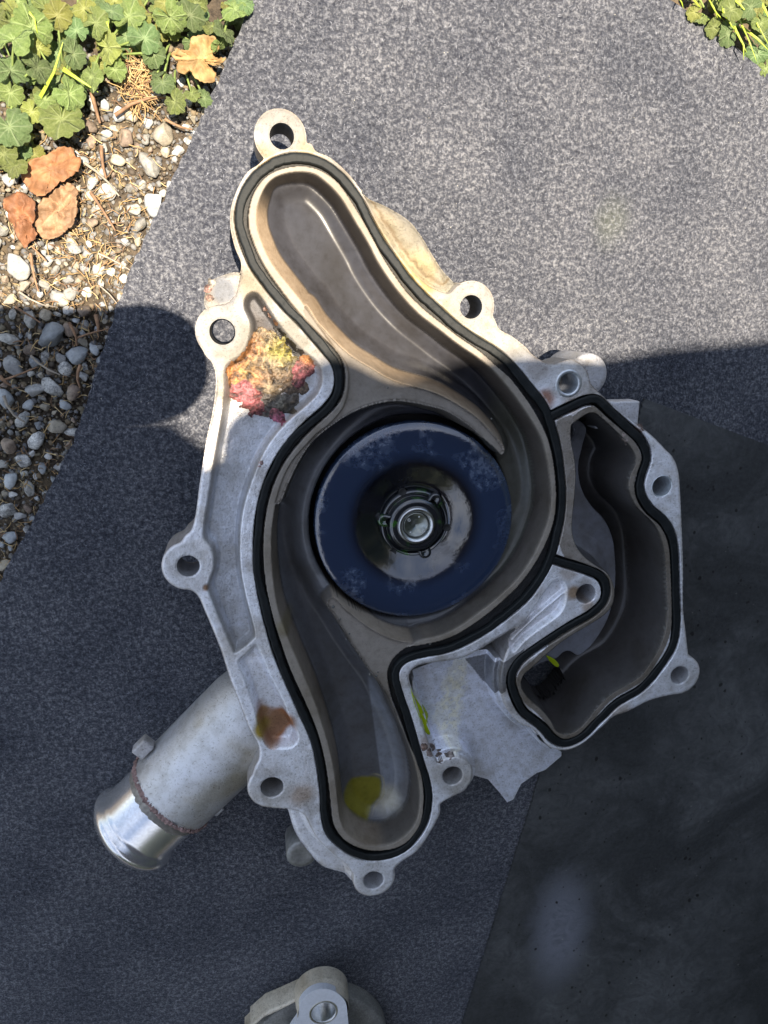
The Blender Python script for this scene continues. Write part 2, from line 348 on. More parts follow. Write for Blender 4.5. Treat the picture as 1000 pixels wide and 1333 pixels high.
# impeller well cuts through wide wall fillets as well
webz = -1.2
Zv = np.where(dRI > 0, np.where(inW > 0, webz * sstep(dRI, 0, .6) + edge(inW, .8), zvol), Z)
Z = np.where(dRO > 0, np.where(dRI > 0, Zv, Z), Z)
# --- thermostat chamber
w2 = 2.6
deep = -44.
fl = np.where(dPL > 0, deep + (deep + 27) * -1 * sstep(dPL, 0, 2.2), deep)
dRw = np.clip(dRC - .4, 0, 99)
prof2 = np.where(dRw < w2, .82 * dRw / w2, .82 + .18 * sstep(dRw, w2, w2 + 8))
zrc = np.where(dRC > 0, np.maximum(fl, -44) * np.clip(prof2, 0, 1), 0)
cbm, rbm = pxr((752, 566), 12, -14)
zrc = np.where(dRC > 0, zrc + 7 * np.exp(-((GX - cbm[0]) ** 2 + (GY - cbm[1]) ** 2) / 14) * sstep(dRC, 0, 2), zrc)
Z = np.where(dRC > 0, zrc, Z)
# --- spot faces round the bolt holes
for (u, v, r), rr2 in zip(HOLES, (28, 31, 28, 26, 23, 23, 20, 21, 26, 20, 19)):
    c, rr = pxr((u, v), r); q = np.hypot(GX - c[0], GY - c[1]) - rr
    Z = np.where(q < .55, Z - .45 * (1 - sstep(q, 0, .55)), Z)

# --- holes cut out
holeD = np.full((ny, nx), -9., np.float32)
for u, v, r in HOLES:
    c, rr = pxr((u, v), r); holeD = np.maximum(holeD, rr - np.hypot(GX - c[0], GY - c[1]))
dRH = sdf(SP(RHOLE, -40))
holeD = np.maximum(holeD, np.where(dRC > 3.0, dRH, -9))
holeD = np.maximum(holeD, (imp_r - 12) - rho)
S = np.minimum(FOOT, -holeD)                     # positive on the casting

# --- colours of the casting (its own colour, with some sun and shade painted in)
def lerp(A, c, mask): return A + (np.array(c, np.float32) - A) * np.clip(mask, 0, 1)[..., None]
T = np.zeros((ny, nx, 3), np.float32) + np.array([.82, .83, .87], np.float32)
FIN = np.zeros((ny, nx, 3), np.float32) + np.array([.12, .50, .8], np.float32)
FIN[..., 0] += .38 * (1 - sstep(GY, P(480, 540)[1], P(480, 450)[1]))
FIN[..., 1] -= .10 * (1 - sstep(GY, P(480, 540)[1], P(480, 450)[1]))
upz = sstep(GY, P(480, 540)[1], P(480, 450)[1]); FIN[..., 1] += upz * .14; FIN[..., 0] -= upz * .10
def spot(u, v, ru, z=0, soft=.6):
    c, r = pxr((u, v), ru, z); return 1 - sstep(np.hypot(GX - c[0], GY - c[1]) + n1 * r * .35, r * (1 - soft), r * 1.15)
# darker tone painted where the sun falls on the upper part, then stain spots
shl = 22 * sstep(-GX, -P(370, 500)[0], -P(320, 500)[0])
sun_tone = np.clip(sstep(GY + shl, P(480, 540)[1], P(480, 440)[1]) * (.85 + .4 * n1), 0, 1)
T = lerp(T, (.150, .137, .110), sun_tone * .97)
for (u, v, r, c, a) in [(345, 205, 22, (.24,.17,.08), .9), (385, 195, 26, (.26,.19,.09), .8), (410, 200, 18, (.28,.23,.14), .7), (300, 300, 40, (.2,.165,.12), .8),
        (535, 360, 45, (.36,.27,.09), .9), (500, 300, 30, (.30,.24,.13), .8), (590, 420, 40, (.32,.27,.15), .8), (640, 440, 25, (.36,.33,.25), .8), (330, 370, 30, (.22,.18,.12), .7), (288, 378, 24, (.10,.11,.13), .95),  # the dark grey-blue spot paints the shade on the part behind the left ear
        (710, 520, 16, (.35,.16,.10), .9), (745, 528, 14, (.42,.28,.17), .8), (700, 480, 20, (.33,.30,.28), .7), (780, 505, 20, (.28,.25,.22), .7),
        (395, 1035, 22, (.42,.31,.22), .75), (366, 945, 20, (.42,.19,.09), 1.3), (360, 960, 16, (.40,.17,.07), 1.2), (344, 950, 15, (.35,.25,.04), 1.2), (342, 935, 10, (.35,.25,.04), 1.), (748, 770, 11, (.32,.19,.08), .85), (740, 745, 14, (.4,.32,.25), .6), (765, 790, 9, (.35,.22,.1), .6),
        (268, 765, 6, (.25,.12,.04), .9), (810, 930, 20, (.42,.33,.24), .6), (560, 965, 14, (.42,.30,.25), .6), (830, 560, 10, (.45,.33,.28), .7), (700, 770, 12, (.4,.33,.26), .4)]:
    T = lerp(T, c, spot(u, v, r) * a)
T = lerp(T, (.30, .27, .26), np.clip(sstep(n2, .35, .75) * .35, 0, 1) * (dF > 0))
# ears are clean white metal; those in the sun are painted darker
for u, v, r in EARS: T = lerp(T, (.60, .60, .60), spot(u, v, r * .9, soft=.2) * (0. if v < 450 else .5))
for u, v in ((366, 165), (289, 432), (615, 395)): T = lerp(T, (.205, .20, .19), spot(u, v, 34, soft=.4) * .85)
# rim near edge and corroded edges
T = lerp(T, (.33, .29, .25), (1 - sstep(np.abs(dF), 0, 1.0)) * .6)
wear = (dF > 0) * (dRO < 0) * sstep(dgr, -1.1, -.5) * (1 - sstep(dgr, -.35, -.2)) * (.35 + .65 * sstep(n2, -.3, .4)) * (1 - sun_tone)
T = lerp(T, (.80, .80, .80), wear * .7)
grime = np.clip(sstep(n3 * .6 + n1 * .5, .12, .5), 0, 1) * (dF > 0) * (1 - sun_tone); T = lerp(T, (.36, .33, .30), grime * .65)
# pocket floors
T = lerp(T, (.50, .52, .56), sstep(dP1, .5, 3) * (1 - sun_tone))
orp = sdf(SP([(333,905),(350,915),(368,925),(379,938),(366,956),(352,970),(343,960),(335,935)], -7)) + .5 * n2
T = lerp(T, (.34, .19, .11), .9 * sstep(orp, -1.2, 2.6) * (dP2 > -.2) * sstep(-GY, -P(340, 905)[1], -P(340, 935)[1])); olv = spot(340, 940, 13, -7, .8) * (dP2 > 0); T = lerp(T, (.30, .22, .03), olv * .8)
slot = sstep(dP1, .2, 1.5) * sstep(GY, P(340, 455)[1], P(340, 425)[1]); T = lerp(T, (.10, .10, .11), slot)
cst = (dP1 > .3) * np.clip(spot(340, 480, 62, -5, .45), 0, 1) * np.clip(.75 + .6 * n1, 0, 1); T = lerp(T, (.20, .14, .09), cst * .85)
pc = sstep(dP1, 0, .6) * (1 - sstep(dP1, .8, 2.4)); T = lerp(T, (.24, .23, .22), pc * .7)
# lower body, smear
T = np.where((dF < 0)[..., None] & (dLB > 0)[..., None], T * .2 + np.array([.74, .77, .86]) * .8, T)
smear = line_dist(spline(PP([(597, 862), (585, 885), (582, 905), (572, 930), (585, 955)], -17), 6, False))
T = lerp(T, (.90, .88, .74), np.clip((1 - sstep(smear + n2 * 3.5, 1, 5.5)) * 1.3, 0, 1) * (dF < 0) * (dLB > 0) * (.5 + .5 * sstep(n2, -.3, .3)))
T = np.where((dDG > 0)[..., None], T * .3, T)  # shade of the deep gap painted into the colour
T = lerp(T, (.22, .20, .15), ((dF < 0) & (dBU > 0)) * np.clip(.8 + .3 * n1, 0, 1) * (1 - sstep(-dF, 5, 8) * .35))
T = lerp(T, (.13, .09, .045), ((dF < 0) & (dBU > 0)) * (1 - sstep(np.abs(-dF - 3.5 + n2), 0, 1.3)) * .8)
# groove, painted black for the shadow gap beside the gasket
g = sstep(dgr, -.15, .15) * (dF > 0); T = lerp(T, (.010, .010, .010), g * .97)
# dark coating inside the volute and on its rims
inV = (dRO > 0)
taupe = np.array([.225, .200, .170], np.float32)
T = lerp(T, taupe, inV * 1.); T = lerp(T, (.125, .102, .076), inV * sun_tone)
FIN = np.where(inV[..., None], np.array([.04, .60, .30], np.float32), FIN)
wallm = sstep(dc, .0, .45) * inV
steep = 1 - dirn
T = lerp(T, (.034, .028, .023), wallm * np.clip(steep * 1.6, 0, 1))  # walls facing away from the sun painted darker
T = lerp(T, (.075, .066, .058), wallm * np.clip(steep * 1.6, 0, 1) * (1 - sun_tone))
tanm = wallm * sstep(dirn, .35, .8) * (1 - sstep(dc, w * .9, w * 1.1)); T = lerp(T, (.30, .225, .15), tanm * (.3 + .7 * sstep(GY, P(480, 620)[1], P(480, 500)[1])))  # walls facing the sun painted tan, strongest in the sunlit upper part
fm = inV * sstep(dc, w * .95, w * 1.12); T = lerp(T, (.034, .035, .042), fm * .97)
T = lerp(T, (.105, .107, .114), fm * sstep(-GY, -P(500, 545)[1], -P(500, 610)[1]))
FIN = np.where((fm > .5)[..., None], np.array([.0, .30, .03], np.float32), FIN)
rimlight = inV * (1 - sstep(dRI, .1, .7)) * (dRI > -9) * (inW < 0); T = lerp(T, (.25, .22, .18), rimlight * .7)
# pale wet reflection painted on the right half of the lower channel
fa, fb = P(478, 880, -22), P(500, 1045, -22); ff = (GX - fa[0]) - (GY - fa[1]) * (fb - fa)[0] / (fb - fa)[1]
painted_sheen = fm * sstep(ff, -.3, .6) * sstep(-GY, -P(480, 880)[1], -P(480, 940)[1]) * (1 - sstep(ff, 7, 15)) * sstep(dc, 3.2, 5.5)
T = lerp(T, (.24, .26, .29), painted_sheen * .75)
dep = spot(503, 1040, 22, -20, .8) * fm; T = lerp(T, (.50, .47, .36), dep * .8)
T = lerp(T, (.16, .13, .05), spot(368, 800, 14, -15) * inV * .5)
pud = sdf(SP([(446,1022),(456,1012),(478,1009),(496,1012),(499,1026),(497,1038),(486,1050),(475,1065),(464,1067),(450,1057),(444,1040)], -20.5)) + .35 * n2
T = lerp(T, (.185, .165, .014), sstep(pud, -.3, 2.2) * .95 * fm); T = lerp(T, (.34, .30, .16), np.exp(-(pud + .5) ** 2 / .15) * fm * sstep(GX, P(480, 1040, -20)[0], P(492, 1040, -20)[0]) * .7)
# olive floor at right of the impeller
T = lerp(T, (.10, .10, .075), fm * sstep(GX, P(640, 640)[0], P(670, 640)[0]) * .7 * sstep(-GY, -P(600, 470)[1], -P(600, 560)[1]))
T = np.where((rho < imp_r + 2.3)[..., None], np.array([.012, .012, .012]), T)
# thermostat chamber
rimC = (dRC > -2.6) & (dGB > 2.3) & (dRC < .3); T = np.where(rimC[..., None], taupe * 1.05, T)
stripm = (dRC > -7) & (dRC < .2) & inside(np.vstack([PP([(724, 545), (745, 540), (760, 620), (752, 700), (800, 745), (785, 752), (740, 733), (716, 724), (735, 660)])])) & (dGB > 2.3) & (dGC > 2.3)
T = np.where(stripm[..., None], np.array([.33, .30, .27]), T)
cw = sstep(dRC, .1, .8); T = lerp(T, (.064, .060, .058), sstep(dRC, -.05, .35)); T = lerp(T, (.17, .175, .195), cw * sstep(dPL, .3, 2.0) * sstep(dRC, 2.2, 3.2))
FIN = np.where((dRC > .3)[..., None], np.array([.0, .36, .05], np.float32), FIN)
T *= (1 + .10 * n2 * (FIN[..., 2] > .8))[..., None]
T = np.clip(T, 0.004, .9)

# --- build the mesh: cells touching the casting, outside corners pulled on to the outline, boundary extruded down
inner = S > 0
cell = inner[:-1, :-1] | inner[1:, :-1] | inner[:-1, 1:] | inner[1:, 1:]
used = np.zeros((ny, nx), bool)
used[:-1, :-1] |= cell; used[1:, :-1] |= cell; used[:-1, 1:] |= cell; used[1:, 1:] |= cell
sy, sx = np.gradient(S, STEP); gl = np.hypot(sx, sy) + 1e-6
outm = used & ~inner
px_ = GX.copy(); py_ = GY.copy()
mv = np.clip(S, -STEP * 1.6, 0)
px_[outm] -= (mv * sx / gl)[outm]; py_[outm] -= (mv * sy / gl)[outm]
# heights of outside corners: take the highest inner neighbour
Zf = Z.copy(); Zm = np.where(inner, Z, -999)
nb = np.maximum.reduce([np.roll(np.roll(Zm, a, 0), b, 1) for a in (-1, 0, 1) for b in (-1, 0, 1)])
Zf[outm] = nb[outm]
Tf = T.copy(); 
idx = -np.ones((ny, nx), np.int64); idx[used] = np.arange(used.sum())
V = np.c_[px_[used], py_[used], Zf[used] + H]
jj, ii = np.nonzero(cell)
F = np.c_[idx[jj, ii], idx[jj, ii + 1], idx[jj + 1, ii + 1], idx[jj + 1, ii]]
e = np.vstack([F[:, [0, 1]], F[:, [1, 2]], F[:, [2, 3]], F[:, [3, 0]]])
key = np.sort(e, 1); kk = key[:, 0] * (len(V) + 1) + key[:, 1]
uq, inv, cnt = np.unique(kk, return_inverse=True, return_counts=True)
be = e[cnt[inv] == 1]
bv = np.unique(be); remap = -np.ones(len(V), np.int64); remap[bv] = len(V) + np.arange(len(bv))
Vb = V[bv].copy()
zt = Vb[:, 2].copy(); Vb[:, 2] = np.minimum(zt - 3, np.where(zt > H - 10, H - 19, H - 46))
side = np.c_[be[:, 1], be[:, 0], remap[be[:, 0]], remap[be[:, 1]]]
# separate top copies for a crisp edge
remap2 = -np.ones(len(V), np.int64); remap2[bv] = len(V) + len(bv) + np.arange(len(bv))
side = np.c_[remap2[be[:, 1]], remap2[be[:, 0]], remap[be[:, 0]], remap[be[:, 1]]]
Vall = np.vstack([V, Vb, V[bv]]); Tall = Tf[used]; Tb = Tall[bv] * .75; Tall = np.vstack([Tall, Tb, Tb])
Fa = FIN[used]; Fa = np.vstack([Fa, Fa[bv], Fa[bv]])
pump = empty('water_pump'); tag(pump, 'large open aluminium water pump with black gasket, its face up on the felt mat', 'water pump')
me = mesh_np('casting', Vall, np.vstack([F, side]))
one = np.ones((len(Vall), 1), np.float32)
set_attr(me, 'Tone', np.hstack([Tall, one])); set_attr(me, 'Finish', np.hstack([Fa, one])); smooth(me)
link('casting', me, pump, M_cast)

# ------------------------------------------------------------------ gasket
OFFS = 0.
def sweep_gasket(line, closed, wid, ztop, seed, V0, F0):
    p = resample(line, .9, closed); n = len(p); r = np.random.default_rng(seed)
    t = (np.roll(p, -1, 0) - np.roll(p, 1, 0)) if closed else np.gradient(p, axis=0)
    t /= np.linalg.norm(t, axis=1)[:, None] + 1e-9; nn = np.c_[-t[:, 1], t[:, 0]]
    def sm(k):
        x = r.normal(size=n + 2 * k); return np.convolve(x, np.ones(k) / k ** .5, 'same')[k:k + n]
    w = wid * (1 + .06 * sm(14)); off = .22 * sm(20) + OFFS; zz = ztop + .10 * sm(9) + .05 * sm(4)
    prof = [(-1, -2.8), (-1, -.5), (-.86, -.12), (-.6, 0), (-.25, -.10), (.1, .02), (.55, .02), (.86, -.14), (1, -.55), (1, -2.8)]
    b = len(V0)
    for i in range(n):
        for a, z in prof:
            q = p[i] + nn[i] * (a * w[i] / 2 + off[i]); V0.append((q[0], q[1], H + zz[i] + z + r.normal() * .03))
    m_ = len(prof)
    for i in range(n if closed else n - 1):
        j = (i + 1) % n
        for k in range(m_ - 1): F0.append((b + i * m_ + k, b + i * m_ + k + 1, b + j * m_ + k + 1, b + j * m_ + k))
gv, gf = [], []
OFFS = .35
sweep_gasket(gc, True, 3.3, .25, 3, gv, gf); OFFS = .1
sweep_gasket(gb, False, 3.6, .22, 4, gv, gf)
me = mesh_np('gasket', gv, gf); bmx = bmesh.new(); bmx.from_mesh(me); bmesh.ops.recalc_face_normals(bmx, faces=bmx.faces); bmx.to_mesh(me); bmx.free(); smooth(me)
link('gasket', me, pump, M_gasket)

# ------------------------------------------------------------------ impeller
def lathe(name, prof, c, n=96, caps=False):
    v, f = [], []
    for r, z in prof:
        for k in range(n): a = 2 * math.pi * k / n; v.append((c[0] + r * math.cos(a), c[1] + r * math.sin(a), H + z))
    for i in range(len(prof) - 1):
        for k in range(n): k2 = (k + 1) % n; f.append((i * n + k, i * n + k2, (i + 1) * n + k2, (i + 1) * n + k))
    me = mesh_np(name, v, f); smooth(me); return me
mt, n, l, b = nodes('black_wet_impeller')
t1 = tex(n, l, scale=330, detail=4, rough=.65); t2 = tex(n, l, scale=28, detail=3, dist=1.2); t3 = tex(n, l, scale=1100, detail=2)
frost = ramp(n, l, t2.outputs[0], [(.50, (0, 0, 0)), (.60, (1, 1, 1))]); fr2 = ramp(n, l, t1.outputs[0], [(.42, (0, 0, 0)), (.62, (1, 1, 1))])
ff_ = mix(n, l, 0., fr2, frost)
ga = n.new('ShaderNodeAttribute'); ga.attribute_name = 'Tone'
painted_sheen = mix(n, l, (.020, .034, .072), (.060, .088, .150), ff_)  # bluish base colour stands in for sky reflected on the outer disc
l.new(mix(n, l, (.005, .006, .010), painted_sheen, ga.outputs['Fac']), b.inputs['Base Color'])
l.new(math_(n, l, 'ADD', math_(n, l, 'MULTIPLY', ff_, .25), .09), b.inputs['Roughness']); b.inputs['IOR'].default_value = 2.1
l.new(bump(n, l, math_(n, l, 'ADD', t1.outputs[0], math_(n, l, 'MULTIPLY', t2.outputs[0], 2.)), .12, .0006), b.inputs['Normal'])
M_imp = mt
mt, n, l, b = nodes('green_black_hub')
t2 = tex(n, l, scale=160, detail=3)
l.new(mix(n, l, (.012, .014, .018), (.03, .10, .015), ramp(n, l, t2.outputs[0], [(.56, (0, 0, 0)), (.68, (1, 1, 1))])), b.inputs['Base Color'])
b.inputs['Roughness'].default_value = .2; b.inputs['IOR'].default_value = 2.0
M_hub = mt
Ri = imp_r
prof = [(Ri, -14), (Ri, -8.8), (Ri - .25, -8.25), (Ri - .9, -8.0), (Ri * .9, -7.7), (Ri * .8, -7.5), (Ri * .72, -7.6), (Ri * .66, -7.9), (Ri * .62, -8.25), (Ri * .58, -8.8), (Ri * .53, -9.6), (Ri * .47, -10.7), (Ri * .42, -11.6), (Ri * .38, -12.2), (Ri * .355, -12.5), (Ri * .34, -13.2), (Ri * .33, -16)]
me = lathe('impeller', prof, imp_c, 160); co = np.zeros(len(me.vertices) * 3, np.float32); me.vertices.foreach_get('co', co); co = co.reshape(-1, 3) / MM
rr_ = np.hypot(co[:, 0] - imp_c[0], co[:, 1] - imp_c[1]) / Ri; fm_ = np.clip((rr_ - .58) / .12, 0, 1)
set_attr(me, 'Tone', np.c_[fm_, fm_, fm_, np.ones(len(fm_))])
impeller = link('impeller', me, pump, M_imp)
hc = P(541, 682.5, -12)
k_ = np.linalg.norm(P(641, 682, -12) - P(541, 682, -12)) / 100   # mm per px at the hub
def hubprof(s): return [(a * k_, z) for a, z in s]
me = lathe('hub', hubprof([(52, -17), (45, -16), (43, -14.2), (40.5, -13.6), (38.5, -14.2), (37, -15.4), (35.5, -15.4), (34, -12.6), (33, -11.8), (27, -11.4), (24.5, -11.9), (23, -11.4)]), hc, 80)
hub = link('hub', me, impeller, M_hub)
me = lathe('shaft_sleeve', hubprof([(24, -13), (23.2, -10.9), (22, -10.4), (19.5, -10.6), (17.2, -11.4), (16.6, -13)]), hc, 64); link('shaft_sleeve', me, impeller, M_steel)
me = lathe('shaft_end', hubprof([(16.6, -14), (16.2, -12.3), (15.2, -11.9), (14.4, -12.1), (2.6, -12.2), (2.0, -12.8), (0.01, -13.1)]), hc, 48)
M_shaft = simple('shaft_end_steel', (.34, .36, .33), .3, .9, nscale=500, var=.5, bstr=.4); link('shaft_end', me, impeller, M_shaft)
# embossed marks on the shaft end
for (u, v, kind) in ((532, 676, 'ring'), (551, 690, 'ring'), (545, 672, 'dot'), (534, 692, 'bar')):
    c = P(u, v, -12)
    if kind == 'ring': pr = [(.75, -12.2), (.7, -11.85), (.45, -11.85), (.4, -12.2)]
    else: pr = [(.45, -12.2), (.4, -11.9), (.01, -11.85)]
    me = lathe('stamped_mark', pr, c, 16); link('stamped_mark', me, impeller, M_steel)
def ear_mesh(c, d, L, r, z0, z1):
    d = d / np.linalg.norm(d); nrm_ = np.array([-d[1], d[0]]); out = []
    for k in range(13): a = -math.pi / 2 + math.pi * k / 12; out.append(c + d * (L + r * math.cos(a)) + nrm_ * r * math.sin(a))
    out = [c + nrm_ * -r] + out + [c + nrm_ * r]
    cen = c + d * L; n = len(out); v = []; f = []
    for zz, s in ((z0, 1.12), (z1 - .4, 1.0), (z1, .86), (z1, .42), (z1 - .9, .30)):
        for q in out:
            qq = cen + (q - cen) * s if s < 1 else q + (q - cen) * (s - 1) * .5
            v.append((qq[0], qq[1], H + zz))
    for i in range(4):
        for k in range(n - 1): f.append((i * n + k, i * n + k + 1, (i + 1) * n + k + 1, (i + 1) * n + k))
    f.append(tuple(range(4 * n, 5 * n)))
    me = mesh_py('hub_ear', v, f); smooth(me); return me
for (u, v) in ((499.5, 677), (566, 649), (553, 718)):
    q = P(u, v, -12); d = q - hc; L = np.linalg.norm(d); link('hub_ear', ear_mesh(hc + d / L * 33 * k_, d, L - 33 * k_, 7.5 * k_, -16.4, -11.6), impeller, M_hub)
for (u, v) in ((523, 639), (580, 685), (510, 717)):
    q = P(u, v, -14.5); me = lathe('balance_hole', [(4.9 * k_, -12.6), (4.6 * k_, -11.9), (4.2 * k_, -12.0), (.01, -12.05)], q, 20); link('balance_hole', me, impeller, M_black)

for o in list(impeller.children):
    if not o.name.startswith('balance_hole'): o.location.z = 1.5 * MM
# ------------------------------------------------------------------ bushings pressed in the bolt holes
for (u, v, ri, ro, z) in ((740, 499, 12.4, 17, .5), (862, 633, 12.2, 13.8, .12)):
    c, a = pxr((u, v), ri); _, b_ = pxr((u, v), ro)
    me = lathe('bushing', [(b_, -1), (b_, z - .25), (b_ - .3, z), (a + .3, z), (a, z - .35), (a, -17)], c, 48); link('bushing', me, pump, simple('bushing_steel', (.6, .63, .66), .35, .8, nscale=900, var=.25))
c, a = pxr((289.5, 432), 16.8)

# ------------------------------------------------------------------ outlet pipe
ax0 = P(352, 905, -34); ax1 = P(169, 1083, -34)
axd = (ax1 - ax0); LP = np.linalg.norm(axd); axd /= LP; side_ = np.array([-axd[1], axd[0]])
def pipe(name, prof, zc=-34, n=96, wob=0., zslope=0.):
    v, f = [], []; r_ = np.random.default_rng(5)
    for s, r in prof:
        for k in range(n):
            a = 2 * math.pi * k / n; rr = r + wob * r_.normal()
            q = ax0 + axd * s + side_ * rr * math.cos(a); v.append((q[0], q[1], H + zc + zslope * s + rr * math.sin(a)))
    for i in range(len(prof) - 1):
        for k in range(n): k2 = (k + 1) % n; f.append((i * n + k, i * n + k2, (i + 1) * n + k2, (i + 1) * n + k))
    me = mesh_np(name, v, f); bmx = bmesh.new(); bmx.from_mesh(me); bmesh.ops.recalc_face_normals(bmx, faces=bmx.faces); bmx.to_mesh(me); bmx.free(); smooth(me); return me
RP = 23.8
mt, n, l, b = nodes('weathered_pipe')
pit = tex(n, l, scale=900, detail=4, rough=.7); med = tex(n, l, scale=120, detail=5, rough=.65); big = tex(n, l, scale=26, detail=4)
base = ramp(n, l, big.outputs[0], [(.3, (.46, .42, .33)), (.45, (.60, .60, .60)), (.65, (.62, .64, .68))])
base = mix(n, l, base, ramp(n, l, med.outputs[0], [(.3, (.6, .57, .52)), (.5, (1, 1, 1)), (.7, (1.12, 1.12, 1.15))]), .6, 'MULTIPLY')
base = mix(n, l, base, ramp(n, l, pit.outputs[0], [(.34, (.35, .32, .27)), (.42, (1, 1, 1))]), .7, 'MULTIPLY')
l.new(base, b.inputs['Base Color']); b.inputs['Metallic'].default_value = .55; b.inputs['Roughness'].default_value = .36
l.new(bump(n, l, math_(n, l, 'ADD', pit.outputs[0], med.outputs[0]), .6, .0005), b.inputs['Normal']); M_pipe = mt
M_bead = simple('turned_aluminium', (.82, .82, .83), .24, .85, nscale=600, var=.12, bstr=.08)
M_pink = simple('pink_crust', (.30, .20, .185), .8, nscale=900, var=.4, bstr=.8, bdist=.001)
M_collar = simple('dark_oxidised_band', (.26, .245, .22), .55, .4, nscale=500, var=.5, bstr=.5)
LE = LP
prof = [(-12, 14), (-3, 18.5), (8, RP + .6), (14, RP + 1.2), (LE * .55, RP + .4), (LE * .66, RP + .2), (LE * .70, RP + .1), (LE * .71, RP - .6), (LE * .715, RP - 1.3)]
op = link('outlet_pipe', pipe('outlet_pipe', prof), pump, M_pipe)
prof = [(LE * .712, RP - 1.4), (LE * .80, RP - 1.6), (LE * .90, RP - 1.7), (LE * .915, RP - 1.7), (LE * .93, RP - .9), (LE * .945, RP + .5), (LE * .96, RP + 1.0), (LE * .975, RP + .7), (LE * .985, RP - .2), (LE, RP - .9), (LE, RP - 4), (LE * .98, RP - 4.6), (LE * .5, RP - 5)]
link('hose_spigot', pipe('hose_spigot', prof), op, M_bead)
prof = [(LE * .685, RP + .15), (LE * .695, RP + .7), (LE * .705, RP + .6), (LE * .715, RP - .6)]
link('corroded_seam', pipe('corroded_seam', prof, wob=.5, n=260), op, M_pink)
prof = [(LE * .714, RP - 1.3), (LE * .72, RP - 1.2), (LE * .745, RP - 1.42), (LE * .76, RP - 1.56)]
link('dark_band', pipe('dark_band', prof, wob=.02), op, M_collar)
# casting lug on the pipe
def box_blob(name, c, size, rot, parent, mat, z, bev=1.2):
    bm = bmesh.new(); bmesh.ops.create_cube(bm, size=1)
    for v in bm.verts: v.co = Vector((v.co.x * size[0], v.co.y * size[1], v.co.z * size[2]))
    bmesh.ops.bevel(bm, geom=bm.edges[:], offset=bev, segments=3, profile=.6, affect='EDGES')
    R = Matrix.Rotation(rot, 4, 'Z')
    for v in bm.verts:
        v.co = R @ v.co; v.co = (v.co + Vector((c[0], c[1], z))) * MM
    me = bpy.data.meshes.new(name); bm.to_mesh(me); bm.free(); smooth(me); return link(name, me, parent, mat)
box_blob('casting_lug', P(187, 972, -32), (9, 7, 7), math.atan2(axd[1], axd[0]), op, M_alu, H - 32)
box_blob('casting_lug', P(283, 1052, -34), (6, 5, 5), math.atan2(axd[1], axd[0]), op, M_alu, H - 34)
box_blob('corner_bracket', P(803, 540, -18), (22, 13, 10), 0, pump, M_alu, H - 22)
c, r = pxr((765, 488), 26, -13)
me = lathe('rear_boss', [(r, -40), (r, -14), (r - .8, -13), (r - 3, -12.7), (.01, -12.7)], c, 48); link('rear_boss', me, pump, M_alu)
c, r = pxr((393, 1113), 20, -14)
me = lathe('round_plug', [(r, -30), (r, -15), (r - .8, -14.2), (r - 3, -14), (r * .4, -14.4), (.01, -14.4)], c, 48); link('round_plug', me, pump, simple('grey_plug', (.25, .25, .24), .45, .5, nscale=600, var=.3))
# lower housing under the flange and the pulley it rests on
def extrude(name, poly, z0, z1, mat, parent):
    n = len(poly); v = [(p[0], p[1], z0) for p in poly] + [(p[0], p[1], z1) for p in poly]
    f = [(i, (i + 1) % n, n + (i + 1) % n, n + i) for i in range(n)] + [tuple(range(n, 2 * n)), tuple(range(n))[::-1]]
    me = mesh_py(name, v, f); bm = bmesh.new(); bm.from_mesh(me); bmesh.ops.recalc_face_normals(bm, faces=bm.faces); bm.to_mesh(me); bm.free()
    return link(name, me, parent, mat)
me = lathe('pulley', [(34, 0), (36, -.5 ), (36, 2), (33, 4), (33, 16), (36, 18), (36, 20), (20, 22)], imp_c, 64)
pu = link('pulley', me, pump, simple('pulley_steel', (.12, .12, .12), .4, .8)); pu.location.z = (-H + .6) * MM
ro = SP(RO, 0, 3); extrude('rear_housing', imp_c + (ro - imp_c) * .94, H - 44, H - 35.5, M_alu, pump)

# ------------------------------------------------------------------ coolant residue
mt, n, l, b = nodes('yellow_green_coolant')
b.inputs['Base Color'].default_value = (.26, .24, .015, 1); b.inputs['Roughness'].default_value = .12
t = tex(n, l, scale=120, detail=2); l.new(ramp(n, l, t.outputs[0], [(.35, (.13, .115, .012)), (.65, (.22, .21, .02))]), b.inputs['Base Color']); M_cool = mt
def gridz(x, y): 
    i = min(nx - 1, max(0, int(round((x - X0) / STEP)))); j = min(ny - 1, max(0, int(round((y - Y0) / STEP)))); return Z[j, i]
def puddle(name, pts, z, mat, parent, h=.8, follow=False):
    p = spline(PP(pts, z), 4); c = p.mean(0); n = len(p); v = []; f = []
    for s, dz in ((1.0, -.2), (.97, h * .6), (.88, h * .9), (.5, h), (.0, h)):
        for q in p:
            x = c + (q - c) * s; zz = gridz(*x) if follow else z
            v.append((x[0], x[1], H + zz + dz))
    for i in range(4):
        for k in range(n): k2 = (k + 1) % n; f.append((i * n + k, i * n + k2, (i + 1) * n + k2, (i + 1) * n + k))
    me = mesh_np(name, v, f); smooth(me); return link(name, me, parent, mat)
0 and puddle('coolant_puddle', [(448,1020),(460,1011),(478,1009),(494,1012),(498,1026),(496,1038),(486,1049),(476,1063),(466,1065),(452,1055),(447,1040)], -20.2, M_cool, pump, .22, True)
mt2, n, l, b = nodes('bright_green_coolant'); b.inputs['Base Color'].default_value = (.33, .42, .01, 1); b.inputs['Roughness'].default_value = .15; M_green = mt2
puddle('coolant_puddle', [(531,886),(540,905),(553,924),(561,938),(558,950),(552,948),(543,926),(534,903)], -8, M_green, pump, .5, True)
puddle('coolant_puddle', [(711,853),(722,858),(728,866),(724,868),(716,861)], -26, M_green, pump, .5)

